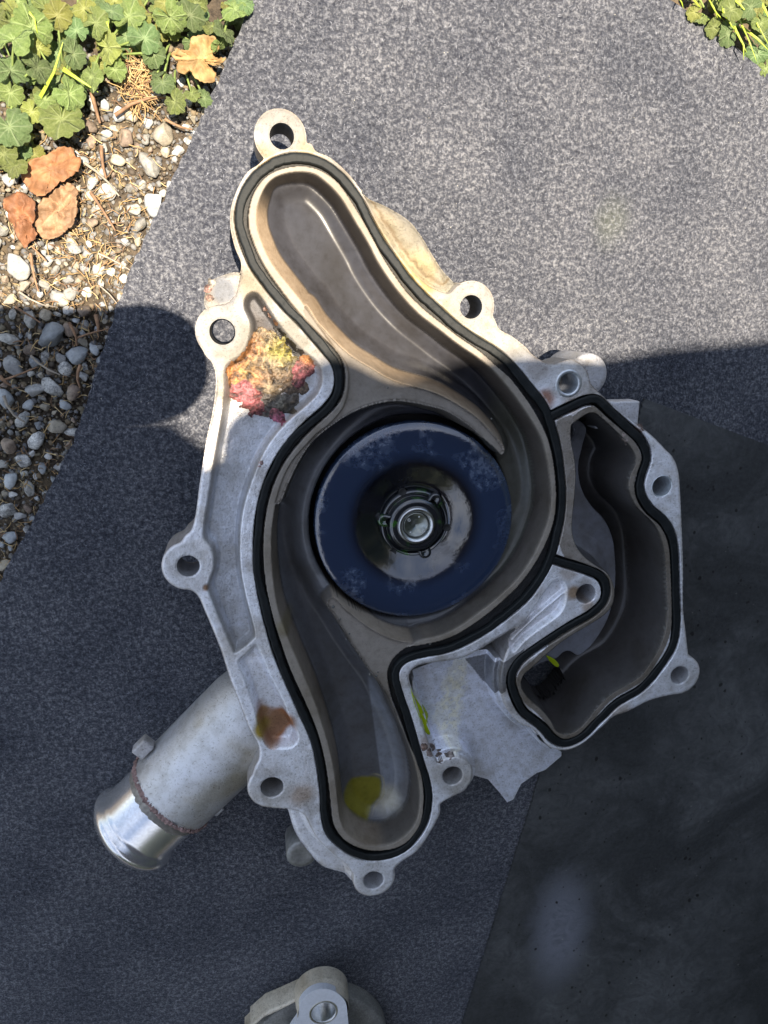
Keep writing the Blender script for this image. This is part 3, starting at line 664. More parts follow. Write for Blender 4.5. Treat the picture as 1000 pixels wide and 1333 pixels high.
# ------------------------------------------------------------------ corrosion crust in the left pocket
mt, n, l, b = nodes('corrosion_crust')
a = n.new('ShaderNodeAttribute'); a.attribute_name = 'Tone'
t = tex(n, l, scale=700, detail=4, rough=.7); t2 = tex(n, l, scale=200, detail=4)
c = mix(n, l, a.outputs['Color'], ramp(n, l, t.outputs[0], [(.35, (.35, .28, .22)), (.5, (1, 1, 1)), (.68, (1.6, 1.5, 1.4))]), .95, 'MULTIPLY')
c = mix(n, l, c, ramp(n, l, t2.outputs[0], [(.38, (.45, .38, .3)), (.55, (1.05, 1.05, 1.05))]), .9, 'MULTIPLY')
l.new(c, b.inputs['Base Color']); b.inputs['Roughness'].default_value = .35
l.new(bump(n, l, math_(n, l, 'ADD', t.outputs[0], t2.outputs[0]), .8, .0009), b.inputs['Normal']); M_crust = mt
def gval(G, x, y): return G[min(ny - 1, max(0, int(round((y - Y0) / STEP)))), min(nx - 1, max(0, int(round((x - X0) / STEP))))]
def crust(name, blobs, zr, seed, parent=pump, pocket=False):
    """blobs: (u, v, radius px, height mm, colour)"""
    us = [q[0] for q in blobs]; vs = [q[1] for q in blobs]; R = max(q[2] for q in blobs) + 6
    q0 = P(min(us) - R, max(vs) + R, zr); q1 = P(max(us) + R, min(vs) - R, zr); st = .33
    xs = np.arange(q0[0], q1[0], st); ys = np.arange(q0[1], q1[1], st); A, B = np.meshgrid(xs, ys)
    hgt = np.zeros_like(A); colr = np.zeros(A.shape + (3,)); wt = np.zeros_like(A) + 1e-6
    N = np.array([[noise.fractal(Vector((x * .38, y * .38, seed)), .9, 2.2, 5) for x in xs] for y in ys])
    N2 = np.array([[noise.noise(Vector((x * 1.1, y * 1.1, seed + 9))) for x in xs] for y in ys])
    for u, v, r, h, cc in blobs:
        c, rr = pxr((u, v), r, zr); d = np.hypot(A - c[0], B - c[1]) / rr
        g = np.clip(1 - (d / 1.2) ** 2 * (1 + .9 * N), 0, 1); hgt = np.maximum(hgt, h * g ** .6); ww = np.exp(-d * d * 2.2); wt += ww; colr += ww[..., None] * np.array(cc)
    colr /= wt[..., None]; hgt = hgt * .5; keep = hgt > .08
    if name in ('corrosion_crust', 'grey_corrosion_flakes', 'dark_sludge') or (name == 'pink_corrosion_lump' and us[0] != 340):
        DP = np.array([[gval(dP1, x, y) for x in xs] for y in ys]); keep &= (DP + .8 * N > .5)
        hgt = hgt * np.clip(.25 + DP / 3.5, 0, 1)
    zz = hgt * (1 + .55 * N + .25 * N2) - .35
    id_ = -np.ones(A.shape, int); cellk = keep[:-1, :-1] & keep[1:, 1:] & keep[1:, :-1] & keep[:-1, 1:]
    us_ = np.zeros(A.shape, bool); us_[:-1, :-1] |= cellk; us_[1:, :-1] |= cellk; us_[:-1, 1:] |= cellk; us_[1:, 1:] |= cellk
    id_[us_] = np.arange(us_.sum()); j, i = np.nonzero(cellk)
    ff = np.c_[id_[j, i], id_[j, i + 1], id_[j + 1, i + 1], id_[j + 1, i]]
    base = np.array([gridz(x, y) for x, y in zip(A[us_], B[us_])])
    base = np.maximum(base, zr - 2)
    colr = .40 * colr * (1 + .6 * N2 + 1.1 * N)[..., None]; gm = colr.mean(-1, keepdims=True); colr = colr * .86 + gm * .14
    me = mesh_np(name, np.c_[A[us_], B[us_], H + base + zz[us_]], ff)
    set_attr(me, 'Tone', np.hstack([np.clip(colr[us_], .01, 1), np.ones((us_.sum(), 1))])); smooth(me); return link(name, me, parent, M_crust)
OR = (.62, .27, .08); YE = (.50, .44, .08); BR = (.26, .17, .10); PK = (.62, .17, .19); TN = (.50, .38, .22); DK = (.05, .045, .04); HP = (.70, .16, .30)
crust('corrosion_crust', [(300,480,13,2.6,OR),(315,468,14,3,OR),(332,452,16,4,OR),(345,445,16,5,TN),(358,455,16,5,YE),(370,465,12,4,YE),(362,478,15,4.5,TN),(340,475,16,4,TN),(352,492,17,4,BR),(335,490,14,3,OR),(305,490,12,2.2,OR),(372,490,10,3,BR),(350,505,14,2.5,TN),(325,480,14,3,(.5,.34,.1)),(382,472,9,2,(.2,.15,.06)),(378,505,10,2,BR),(330,505,12,2,(.45,.2,.12)),(395,505,8,1.5,BR)], -6, 2.)
crust('pink_corrosion_lump', [(312,512,12,3.4,PK),(326,518,14,4,PK),(335,530,11,3,PK),(320,505,9,3.6,PK)], -5, 5.)
crust('pink_corrosion_lump', [(392,482,12,3.5,PK),(400,470,10,3,OR),(388,497,9,2.8,PK),(402,480,8,2.4,PK)], -5, 8.)
crust('pink_corrosion_lump', [(363,543,8,2.5,HP),(358,537,6,2,PK),(370,551,6,1.6,HP)], -4, 11.)
crust('grey_corrosion_flakes', [(350,520,14,2.2,(.28,.24,.2)),(365,525,12,2.4,(.3,.27,.2)),(345,535,9,1.8,(.26,.2,.17)),(380,520,10,2,(.35,.3,.24)),(380,533,8,1.6,(.3,.27,.2))], -5, 14.)
crust('pink_corrosion_lump', [(355,408,6,2,(.55,.28,.18)),(362,418,6,2,OR),(349,400,5,1.5,(.5,.3,.25))], -6, 17.)
crust('dark_sludge', [(372,440,9,1.5,DK),(380,450,9,1.5,DK),(366,430,8,1.5,DK),(388,458,7,1.4,DK)], -9, 19.)
crust('pink_corrosion_lump', [(340,600,4,1.0,(.6,.36,.33)),(338,605,3,.8,(.6,.36,.33))], -4, 21.)
crust('salt_deposit', [(271,376,5,2,(.6,.35,.30)),(272,388,5,2,(.6,.38,.3)),(276,368,5,1.6,(.55,.5,.42))], -21, 31.)
crust('salt_deposit', [(812,566,4,.8,(.6,.48,.44)),(816,572,4,.9,(.6,.5,.46)),(820,577,3,.8,(.6,.5,.46))], 0, 23.)
crust('salt_deposit', [(825,622,4,.7,(.55,.5,.5)),(824,632,3,.6,(.6,.55,.55))], 0, 25.)
crust('salt_deposit', [(835,558,5,.8,(.5,.34,.30)),(842,566,4,.8,(.5,.36,.32))], -.3, 27.)
crust('salt_deposit', [(550,968,6,1.2,(.5,.36,.33)),(560,975,7,1.4,(.45,.36,.34)),(572,985,6,1.,(.5,.4,.38)),(585,982,5,.8,(.45,.38,.36))], -3, 29.)

# droplets on the webs
M_drop = simple('water_drop', (.12, .12, .11), .05, 0, ior=1.33, var=.1, bstr=0)
def drop(u, v, r, z):
    c, rr = pxr((u, v), r, z); me = lathe('droplet', [(rr, z - .05), (rr * .85, z + rr * .3), (rr * .5, z + rr * .5), (.01, z + rr * .56)], c, 14); link('droplet', me, pump, M_drop)
for u, v, r in ((434, 790, 2.2), (443, 806, 1.6), (482, 878, 2), (490, 880, 1.8), (455, 825, 1.3), (560, 838, 1.6), (451, 832, 1.2), (492, 875, 1.2), (640, 545, 1.2), (505, 505, 1.1)): drop(u, v, r, -1.2)

#@@SECOND
second = empty('pump_cover'); tag(second, 'small aluminium casting with one bolt hole, cut by the lower photo edge', 'metal casting')
ZT = -24.
c, r = pxr((412, 1372), 92, -40)
M_dg = simple('grey_sand_cast', (.20, .20, .19), .6, .3, nscale=900, var=.4, bstr=.5)
me = lathe('round_base', [(r, -H + 1), (r, -41), (r - 1, -40), (r - 5, -39.6), (.01, -39.6)], c, 72); link('round_base', me, second, M_dg)
M_tanc = cast_material('tan_cast_aluminium', False, (.56, .51, .41), .2, .45)
cT, rT = pxr((421, 1318), 33.5, ZT); cT2 = cT + np.array([0, 0.])
me = lathe('boss', [(rT + .9, -40), (rT + .5, ZT - 9), (rT + .4, ZT - 7.2), (rT + .05, ZT - 6.8), (rT, ZT - .8), (rT - .4, ZT - .2)], cT, 64); link('boss', me, second, M_tanc)
hr = pxr((421, 1318), 15.5, ZT)[1]
a0_, a1_ = P(387, 1320, ZT), P(454, 1320, ZT)
def flat_face(name, outer, hole_c, hole_r, z, mat, parent):
    bm = bmesh.new(); o = [bm.verts.new((p[0] * MM, p[1] * MM, (H + z) * MM)) for p in outer]
    hh = [bm.verts.new((p[0] * MM, p[1] * MM, (H + z) * MM)) for p in circ(hole_c, hole_r, 40)]
    eo = [bm.edges.new((o[i], o[(i + 1) % len(o)])) for i in range(len(o))] + [bm.edges.new((hh[i], hh[(i + 1) % 40])) for i in range(40)]
    bmesh.ops.triangle_fill(bm, edges=eo, use_beauty=True)
    lo_ = [bm.verts.new((v.co.x, v.co.y, v.co.z - 14 * MM)) for v in hh]
    for i in range(40): bm.faces.new((hh[i], hh[(i + 1) % 40], lo_[(i + 1) % 40], lo_[i]))
    ls_ = [bm.verts.new((v.co.x, v.co.y, v.co.z - 4 * MM)) for v in o]
    for i in range(len(o)): j = (i + 1) % len(o); bm.faces.new((o[i], o[j], ls_[j], ls_[i]))
    bmesh.ops.recalc_face_normals(bm, faces=bm.faces); me = bpy.data.meshes.new(name); bm.to_mesh(me); bm.free(); return link(name, me, parent, mat)
oc = spline(PP([(421,1287),(438,1292),(450,1305),(453,1325),(456,1345),(470,1375),(420,1400),(370,1375),(376,1345),(388,1325),(391,1306),(404,1292)], ZT), 5)
flat_face('machined_face', oc, cT, hr, ZT, simple('bright_machined_face', (.74, .77, .84), .4, .3, nscale=700, var=.1), second)
me = lathe('hole_liner', [(hr + 1.3, ZT + .03), (hr + .9, ZT + .12), (hr + .1, ZT + .02), (hr - .1, ZT - .5), (hr - .2, ZT - 13), (.01, ZT - 13)], cT, 40); link('hole_liner', me, second, M_steel)
v2, f2 = [], []; ribbon_pts = [(402, 1302), (384, 1311), (364, 1321), (344, 1330), (322, 1350)]
ws = (2, 4, 5, 6, 8)
for (u, v_), w_ in zip(ribbon_pts, ws):
    q = P(u, v_, ZT - 6)
    for k in range(9):
        a = math.pi * k / 8; v2.append((q[0] + w_ * .45 * math.cos(a) * .5, q[1] + w_ * .45 * math.cos(a), H + ZT - 12 + 2.6 * math.sin(a) - (0 if 0 < k < 8 else 10)))
for i in range(4):
    for k in range(8): f2.append((i * 9 + k, i * 9 + k + 1, (i + 1) * 9 + k + 1, (i + 1) * 9 + k))
me = mesh_np('arm', v2, f2); smooth(me); link('arm', me, second, M_tanc)

# lint and crumbs on the felt and the rubber
lv, lf = [], []
for k in range(260):
    u, v_ = rng.uniform(100, 1000), rng.uniform(0, 1333)
    if u < 330 and v_ < 760 and u < 340 - v_ * .45: continue
    q = P(u, v_, -H + 2.4); r = rng.choice([.10, .16, .25], p=[.5, .35, .15]); b0 = len(lv); zz = 2.6 if (u > 700 and v_ > 560) else .6
    for k2 in range(5): a = 2 * math.pi * k2 / 5; lv.append((q[0] + r * math.cos(a) * rng.uniform(.6, 1.6), q[1] + r * math.sin(a), zz))
    lv.append((q[0], q[1], zz + r)); lf += [(b0 + k2, b0 + (k2 + 1) % 5, b0 + 5) for k2 in range(5)]
o = link('lint', mesh_py('lint', lv, lf), None, simple('pale_lint', (.5, .48, .42), .8)); tag(o, 'tiny pale crumbs and lint scattered over felt and rubber', 'lint', kind='stuff')

#@@GROUND
# ------------------------------------------------------------------ felt mat
Rm = -H
def mat_material():
    mt, n, l, b = nodes('grey_felt')
    tc = n.new('ShaderNodeTexCoord')
    f1 = tex(n, l, scale=400, detail=5, rough=.7, vec=tc.outputs['Object'], dist=.15)
    f2 = tex(n, l, scale=900, detail=3, rough=.6, vec=tc.outputs['Object'], dist=.3)
    f3 = tex(n, l, scale=22, detail=3, vec=tc.outputs['Object'])
    s = math_(n, l, 'ADD', math_(n, l, 'MULTIPLY', f1.outputs[0], .6), math_(n, l, 'MULTIPLY', f2.outputs[0], .4))
    c = ramp(n, l, s, [(.36, (.018, .021, .034)), (.49, (.062, .067, .086)), (.63, (.215, .222, .250))])
    c = mix(n, l, c, ramp(n, l, f3.outputs[0], [(.3, (.62, .64, .68)), (.68, (1.2, 1.18, 1.13))]), 1., 'MULTIPLY')
    gx_, gy_ = P(797, 292, Rm) * MM
    vm = n.new('ShaderNodeVectorMath'); vm.operation = 'DISTANCE'; l.new(tc.outputs['Object'], vm.inputs[0]); vm.inputs[1].default_value = (gx_, gy_, 0)
    gd = math_(n, l, 'ADD', vm.outputs['Value'], math_(n, l, 'MULTIPLY', math_(n, l, 'SUBTRACT', f3.outputs[0], .5), .03))
    c = mix(n, l, c, (.24, .27, .13), math_(n, l, 'MULTIPLY', ramp(n, l, gd, [(.001, (1, 1, 1)), (.013, (0, 0, 0))]), .16))
    l.new(c, b.inputs['Base Color']); b.inputs['Roughness'].default_value = .95; b.inputs['Specular IOR Level'].default_value = .15
    b.inputs['Sheen Weight'].default_value = .15
    l.new(bump(n, l, s, 1., .003), b.inputs['Normal']); return mt
M_felt = mat_material()
mat_px = [(330, -2), (300, 70), (262, 152), (225, 232), (195, 298), (165, 362), (130, 468), (100, 562), (62, 640), (30, 702), (0, 756), (-60, 880), (-140, 1040)]
left = spline(PP(mat_px, Rm), 5, False)
top = PP([(870, -3), (930, 42), (1000, 96), (1090, 165)], Rm)
upper = PP([(420, -190), (600, -200), (740, -100)], Rm)
far = PP([(1500, 500), (1500, 1900), (-500, 1900)], Rm)
poly = np.vstack([left[::-1], upper, spline(top, 5, False), far])
pr = resample(poly, 2.5, True)
nn_ = len(pr); cen = np.array([0., -120.])
jit = rng.normal(0, .35, nn_)
dirs = np.roll(pr, -1, 0) - np.roll(pr, 1, 0); dirs /= np.linalg.norm(dirs, axis=1)[:, None]; nrm_ = np.c_[dirs[:, 1], -dirs[:, 0]]
pr = pr + nrm_ * jit[:, None]
bm = bmesh.new()
vt = [bm.verts.new((p[0] * MM, p[1] * MM, 0)) for p in pr]; vi = [bm.verts.new(((p[0]) * MM, (p[1]) * MM, -.0015)) for p in pr]; vb = [bm.verts.new((p[0] * MM, p[1] * MM, -.006)) for p in pr]
bm.faces.new(vt)
for i in range(nn_):
    j = (i + 1) % nn_; bm.faces.new((vt[i], vi[i], vi[j], vt[j])); bm.faces.new((vi[i], vb[i], vb[j], vi[j]))
bmesh.ops.triangulate(bm, faces=[f for f in bm.faces if len(f.verts) > 4]); bmesh.ops.recalc_face_normals(bm, faces=bm.faces)
me = bpy.data.meshes.new('felt_mat'); bm.to_mesh(me); bm.free()
felt = link('felt_mat', me, None, M_felt); tag(felt, 'grey felt mat spread over the gravel beneath the pump, reaching to the leaves', 'mat')
# loose fibres of the felt
def in_poly(p, poly):
    x, y = p[:, 0][:, None], p[:, 1][:, None]; a = poly; b = np.roll(poly, -1, 0)
    c = ((a[:, 1] > y) != (b[:, 1] > y)) & (x < (b[:, 0] - a[:, 0]) * (y - a[:, 1]) / (b[:, 1] - a[:, 1] + 1e-12) + a[:, 0])
    return c.sum(1) % 2 == 1
box = PP([(-30, -30), (1030, -30), (1030, 1370), (-30, 1370)], Rm)
lo, hi = box.min(0), box.max(0)
NF = 150000
q = rng.uniform(lo, hi, (NF, 2)); pe = resample(poly, 8); q = q[in_poly(q, pe)]
NF = len(q); ang_ = rng.uniform(0, 2 * math.pi, NF); Lf = rng.uniform(.7, 2.0, NF); bend = rng.normal(0, .7, NF); wd = rng.uniform(.035, .075, NF)
d0 = np.c_[np.cos(ang_), np.sin(ang_)]; d1 = np.c_[np.cos(ang_ + bend), np.sin(ang_ + bend)]; nr = np.c_[-d0[:, 1], d0[:, 0]]
z1 = rng.uniform(.1, .5, NF); z2 = rng.uniform(-.05, .45, NF)
A = q; B = q + d0 * (Lf / 2)[:, None]; C_ = B + d1 * (Lf / 2)[:, None]; W = nr * wd[:, None]
V = np.concatenate([np.c_[A - W, np.full(NF, -.05)], np.c_[A + W, np.full(NF, -.05)], np.c_[B + W, z1], np.c_[B - W, z1], np.c_[C_ + W * .4, z2], np.c_[C_ - W * .4, z2]])
I = np.arange(NF); Fq = np.vstack([np.c_[I, I + NF, I + 2 * NF, I + 3 * NF], np.c_[I + 3 * NF, I + 2 * NF, I + 4 * NF, I + 5 * NF]])
me = mesh_np('felt_fibres', V, Fq)
tone = rng.choice([.035, .08, .16, .36], NF, p=[.28, .30, .25, .17]); tone = np.tile(tone, 6)
set_attr(me, 'Tone', np.c_[tone * .95, tone * .99, tone * 1.14, np.ones(6 * NF)])
mt, n, l, b = nodes('felt_fibre'); a = n.new('ShaderNodeAttribute'); a.attribute_name = 'Tone'; l.new(a.outputs['Color'], b.inputs['Base Color']); b.inputs['Roughness'].default_value = .8; b.inputs['Specular IOR Level'].default_value = .2
fo = link('felt_fibres', me, felt, mt); fo['kind'] = 'stuff'

# ------------------------------------------------------------------ black rubber sheet
mt, n, l, b = nodes('dusty_black_rubber')
tc = n.new('ShaderNodeTexCoord'); vo = tc.outputs['Object']
t1 = tex(n, l, scale=420, detail=4, rough=.7, vec=vo); t2 = tex(n, l, scale=14, detail=5, rough=.65, vec=vo, dist=.8); t3 = tex(n, l, scale=70, detail=6, rough=.75, vec=vo, dist=2.5)
dust = math_(n, l, 'MULTIPLY', ramp(n, l, t2.outputs[0], [(.42, (0, 0, 0)), (.68, (1, 1, 1))]), ramp(n, l, t3.outputs[0], [(.3, (.1, .1, .1)), (.7, (1, 1, 1))]))
cr = tex(n, l, 'ShaderNodeTexVoronoi', scale=95, vec=vo, feature='DISTANCE_TO_EDGE')
nz = tex(n, l, scale=60, detail=3, vec=vo)
wv = tex(n, l, scale=240, detail=6, rough=.85, vec=vo, dist=5.)
crk = ramp(n, l, wv.outputs[0], [(.485, (0, 0, 0)), (.5, (1, 1, 1)), (.515, (0, 0, 0))])
# a large pale water mark
sx_, sy_ = P(728, 1205, Rm) * MM
vm = n.new('ShaderNodeVectorMath'); vm.operation = 'SUBTRACT'; l.new(vo, vm.inputs[0]); vm.inputs[1].default_value = (sx_, sy_, 0)
vs = n.new('ShaderNodeVectorMath'); vs.operation = 'MULTIPLY'; l.new(vm.outputs[0], vs.inputs[0]); vs.inputs[1].default_value = (1.35, .62, 0)
ln = n.new('ShaderNodeVectorMath'); ln.operation = 'LENGTH'; l.new(vs.outputs[0], ln.inputs[0])
rad = math_(n, l, 'ADD', ln.outputs['Value'], math_(n, l, 'MULTIPLY', math_(n, l, 'SUBTRACT', t3.outputs[0], .5), .035))
markm = ramp(n, l, rad, [(.014, (1, 1, 1)), (.033, (0, 0, 0))])
markm = math_(n, l, 'MULTIPLY', markm, ramp(n, l, t3.outputs[0], [(.3, (.45, .45, .45)), (.6, (1, 1, 1))]))
c = ramp(n, l, t1.outputs[0], [(.3, (.019, .021, .023)), (.7, (.040, .043, .045))])
c = mix(n, l, c, (.14, .145, .15), math_(n, l, 'MULTIPLY', dust, .85))
c = mix(n, l, c, (.17, .18, .215), math_(n, l, 'MULTIPLY', markm, .95))
c = mix(n, l, c, (.006, .006, .008), math_(n, l, 'MULTIPLY', crk, .45))
l.new(c, b.inputs['Base Color']); b.inputs['Roughness'].default_value = .62
l.new(bump(n, l, math_(n, l, 'ADD', t1.outputs[0], math_(n, l, 'MULTIPLY', wv.outputs[0], 1.5)), .5, .0006), b.inputs['Normal'])
M_rub = mt
rl = PP([(836, 518), (691, 1040), (588, 1370), (540, 1560)], Rm); rt = PP([(836, 518), (1000, 580), (1300, 690)], Rm)
le = resample(np.vstack([rl]), 1.6, False); le[:, 0] += np.where(np.arange(len(le)) % 2, .55, -.1) + rng.normal(0, .12, len(le))
poly_r = np.vstack([le, PP([(1400, 1700)], Rm), rt[::-1][:-1]])
ex = extrude('rubber_sheet', poly_r, .6, 2.2, M_rub, None); tag(ex, 'dusty black rubber sheet with a pale water mark, lying on the felt', 'rubber mat')
# small pits of the rubber
pv, pf = [], []
cnt_ = 0
while cnt_ < 230:
    u, v_ = rng.uniform(600, 1000), rng.uniform(560, 1333)
    if v_ < 518 + (u - 836) * .38 + 25 or u < 691 + (1040 - v_) * .29 + 12: continue
    c = P(u, v_, Rm + 2.2); r = rng.choice([.45, .65, .9, 1.2], p=[.4, .35, .2, .05]); k0 = len(pv); n_ = 9
    pv.append((c[0], c[1], 2.215))
    for k in range(n_): a = 2 * math.pi * k / n_; rr = r * rng.uniform(.7, 1.2); pv.append((c[0] + rr * math.cos(a), c[1] + rr * math.sin(a) * 1.2, 2.21))
    for k in range(n_): pf.append((k0, k0 + 1 + k, k0 + 1 + (k + 1) % n_))
    cnt_ += 1
me = mesh_py('rubber_pits', pv, pf); o = link('rubber_pits', me, ex, M_black); o['kind'] = 'stuff'

# ------------------------------------------------------------------ soil
mt, n, l, b = nodes('dark_soil')
t = tex(n, l, scale=260, detail=5, rough=.7); t2 = tex(n, l, scale=40, detail=3)
l.new(mix(n, l, ramp(n, l, t.outputs[0], [(.35, (.035, .027, .02)), (.65, (.13, .10, .07))]), (.20, .15, .085), math_(n, l, 'MULTIPLY', ramp(n, l, t2.outputs[0], [(.5, (0, 0, 0)), (.65, (1, 1, 1))]), .5)), b.inputs['Base Color'])
b.inputs['Roughness'].default_value = .95; l.new(bump(n, l, t.outputs[0], 1., .004), b.inputs['Normal']); M_soil = mt
ZS = -13.0
bm = bmesh.new(); bmesh.ops.create_grid(bm, x_segments=160, y_segments=160, size=1)
for v in bm.verts:
    x, y = v.co.x, v.co.y; x = math.copysign(abs(x) ** 2.2, x) * 3000; y = math.copysign(abs(y) ** 2.2, y) * 3000
    v.co = Vector((x, y, ZS + 2.5 * noise.noise(Vector((x * .03, y * .03, 0))) + 1.2 * noise.noise(Vector((x * .15, y * .15, 3))))) * MM
me = bpy.data.meshes.new('ground'); bm.to_mesh(me); bm.free(); smooth(me)
ground = link('ground', me, None, M_soil); tag(ground, kind='structure')

# ------------------------------------------------------------------ gravel
def stone_mesh(seed, sub=3, ang=.25):
    bm = bmesh.new(); bmesh.ops.create_icosphere(bm, subdivisions=sub, radius=1); r = random.Random(seed)
    s = Vector((1, r.uniform(.62, .95), r.uniform(.45, .7)))
    planes = [(Vector((r.gauss(0, 1), r.gauss(0, 1), r.gauss(0, .7))).normalized(), r.uniform(.50, .80)) for _ in range(14 if seed % 4 else 4)]
    for v in bm.verts:
        p = v.co.copy()
        for nrm, d in planes:
            k = p.dot(nrm)
            if k > d: p -= nrm * (k - d) * .96
        p += p.normalized() * (ang * .3 * noise.noise(p * 1.6 + Vector((seed, 0, 0))) + .05 * noise.noise(p * 5))
        v.co = Vector((p.x * s.x, p.y * s.y, p.z * s.z))
    me = bpy.data.meshes.new('stone'); bm.to_mesh(me); bm.free(); smooth(me); return me
def stone_mat(name, a, b_, sc=300, sp=.5):
    mt, n, l, b = nodes(name)
    oi = n.new('ShaderNodeObjectInfo'); tc = n.new('ShaderNodeTexCoord')
    ad = n.new('ShaderNodeVectorMath'); ad.operation = 'ADD'; l.new(tc.outputs['Object'], ad.inputs[0])
    sc_ = n.new('ShaderNodeVectorMath'); sc_.operation = 'SCALE'; l.new(oi.outputs['Location'], sc_.inputs[0]); sc_.inputs['Scale'].default_value = 60; l.new(sc_.outputs[0], ad.inputs[1])
    t = tex(n, l, scale=sc, detail=5, rough=.7, vec=ad.outputs[0]); t2 = tex(n, l, scale=sc * .2, detail=3, vec=ad.outputs[0])
    c = ramp(n, l, t2.outputs[0], [(.35, a), (.65, b_)])
    c = mix(n, l, c, ramp(n, l, t.outputs[0], [(.35, (.35, .35, .35)), (.5, (1, 1, 1)), (.65, (1.35, 1.33, 1.3))]), sp, 'MULTIPLY')
    hv = n.new('ShaderNodeHueSaturation'); l.new(c, hv.inputs['Color']); l.new(math_(n, l, 'ADD', math_(n, l, 'MULTIPLY', oi.outputs['Random'], .7), .65), hv.inputs['Value'])
    l.new(hv.outputs[0], b.inputs['Base Color']); b.inputs['Roughness'].default_value = .75
    l.new(bump(n, l, t.outputs[0], .5, .0006), b.inputs['Normal']); return mt
SC = 1.0
stone_mats = [stone_mat('grey_stone', (.26, .26, .26), (.42, .42, .41), 3.), stone_mat('blue_grey_stone', (.24, .26, .28), (.36, .38, .39), 2.5, .35), stone_mat('tan_stone', (.27, .24, .18), (.33, .30, .25), 3., .5),
              stone_mat('speckled_stone', (.16, .16, .16), (.5, .5, .48), 7., .9), stone_mat('pale_stone', (.24, .235, .22), (.33, .325, .30), 3., .6), stone_mat('brown_stone', (.14, .10, .08), (.26, .21, .16), 3., .6)]
variants = []
for mi, smt in enumerate(stone_mats):
    for s in range(3):
        me = stone_mesh(mi * 3 + s + 1); me.materials.append(smt); variants.append(me)
def edge_x(v):            # left edge of the mat in the photograph at height v
    pts = mat_px
    for (a, b_), (c, d) in zip(pts, pts[1:]):
        if b_ <= v <= d: return a + (c - a) * (v - b_) / (d - b_)
    return 330 if v < 0 else 0
def put_stone(u, v, rp, mi=None, z=None, rz=None, flat=.0):
    zz = ZS + 3.0 if z is None else z
    c = P(u, v, zz - H); _, r = pxr((u, v), rp, zz - H)
    me = random.choice(variants if mi is None else variants[mi * 3:mi * 3 + 3])
    o = bpy.data.objects.new('stone', me); col.objects.link(o); o.parent = ground
    o.location = Vector((c[0], c[1], zz)) * MM; o.scale = (r * MM, r * MM * random.uniform(.85, 1.05), r * MM * random.uniform(.8, 1.1))
    o.rotation_euler = (random.uniform(-.35, .35), random.uniform(-.35, .35), random.uniform(0, 6.3) if rz is None else rz)
    return o
named = [(68,436,25,1),(100,462,17,1),(48,572,17,3),(72,555,17,2),(38,638,15,4),(14,624,14,1),(20,480,22,0),(22,345,24,0),(40,414,16,4),(10,440,17,4),(92,430,12,5),(195,215,20,4),(213,177,19,2),(152,208,14,2),(164,180,17,5),(172,153,13,2),
         (200,266,18,1),(182,292,14,4),(172,272,12,4),(95,320,15,3),(76,387,15,4),(95,380,13,4),(30,372,12,2),(45,508,17,0),(70,505,18,3),(8,520,16,1),(96,510,14,5),(84,527,10,1),(60,530,10,2),(30,545,14,3),(12,580,17,5),(30,600,12,3),(55,610,10,1),
         (10,665,14,3),(26,672,10,0),(60,372,10,4),(118,165,14,5),(120,185,13,5),(133,225,13,0),(140,250,14,3),(120,240,11,3),(155,150,11,1),(190,180,9,4),(110,210,10,1),(186,240,9,4),(5,300,12,4),(15,390,12,2),(112,350,9,0),(120,290,9,5),(145,290,8,0),
         (6,735,14,2),(12,700,12,1),(35,690,9,0),(5,605,9,4),(85,480,12,3),(110,490,9,0),(40,455,11,5),(78,465,9,0),(16,410,10,4),(60,410,11,2),(110,405,13,5),(90,405,11,0)]
placed = []
for u, v, r, mi in named: put_stone(u, v, r, mi); placed.append((u, v, r))
tries = 0
while len(placed) < 298 and tries < 30000:
    tries += 1; u = random.uniform(-15, 300); v = random.uniform(100, 780); ex_ = edge_x(v)
    if u > ex_ + 4: continue
    r = random.choice([5, 6, 7, 8, 9, 10, 11])
    if v < 200 and u < 120: continue
    if any((u - a) ** 2 + (v - b_) ** 2 < ((r + c) * .72) ** 2 for a, b_, c in placed): continue
    if random.random() < .15 and 130 < v < 400 and 60 < u: continue
    put_stone(u, v, r, z=ZS + random.uniform(.5, 2.5)); placed.append((u, v, r))
# fine grit, uncountable
sv, sf = [], []
bmi = bmesh.new(); bmesh.ops.create_icosphere(bmi, subdivisions=1, radius=1); iv = np.array([v.co[:] for v in bmi.verts]); if_ = np.array([[v.index for v in f.verts] for f in bmi.faces]); bmi.free()
NG = 14000; g = np.c_[rng.uniform(-40, 340, NG), rng.uniform(60, 860, NG)]
g = g[[u < edge_x(min(v, 1039)) + 5 for u, v in g]]
Vs, Fs = [], []
for k, (u, v) in enumerate(g):
    c = P(u, v, ZS - H); r = rng.choice([.5, .8, 1.2, 1.8], p=[.3, .35, .25, .1]); a = rng.uniform(0, 6.3); ca, sa = math.cos(a), math.sin(a)
    q = iv * rng.uniform(.75, 1.2, iv.shape) * r * np.array([1, .8, .6]); q = np.c_[q[:, 0] * ca - q[:, 1] * sa, q[:, 0] * sa + q[:, 1] * ca, q[:, 2]]
    Vs.append(q + np.array([c[0], c[1], ZS + rng.uniform(.3, 1.8)])); Fs.append(if_ + 12 * k)
me = mesh_np('grit', np.vstack(Vs), np.vstack(Fs)); smooth(me)
tn = np.repeat(np.array([[.15,.13,.09],[.12,.12,.125],[.08,.065,.05],[.18,.14,.09],[.19,.19,.185]])[rng.integers(0, 5, len(Vs))], 12, 0)
set_attr(me, 'Tone', np.c_[tn, np.ones(len(tn))])
mt, n, l, b = nodes('grit'); a = n.new('ShaderNodeAttribute'); a.attribute_name = 'Tone'; l.new(a.outputs['Color'], b.inputs['Base Color']); b.inputs['Roughness'].default_value = .85; M_tone = mt
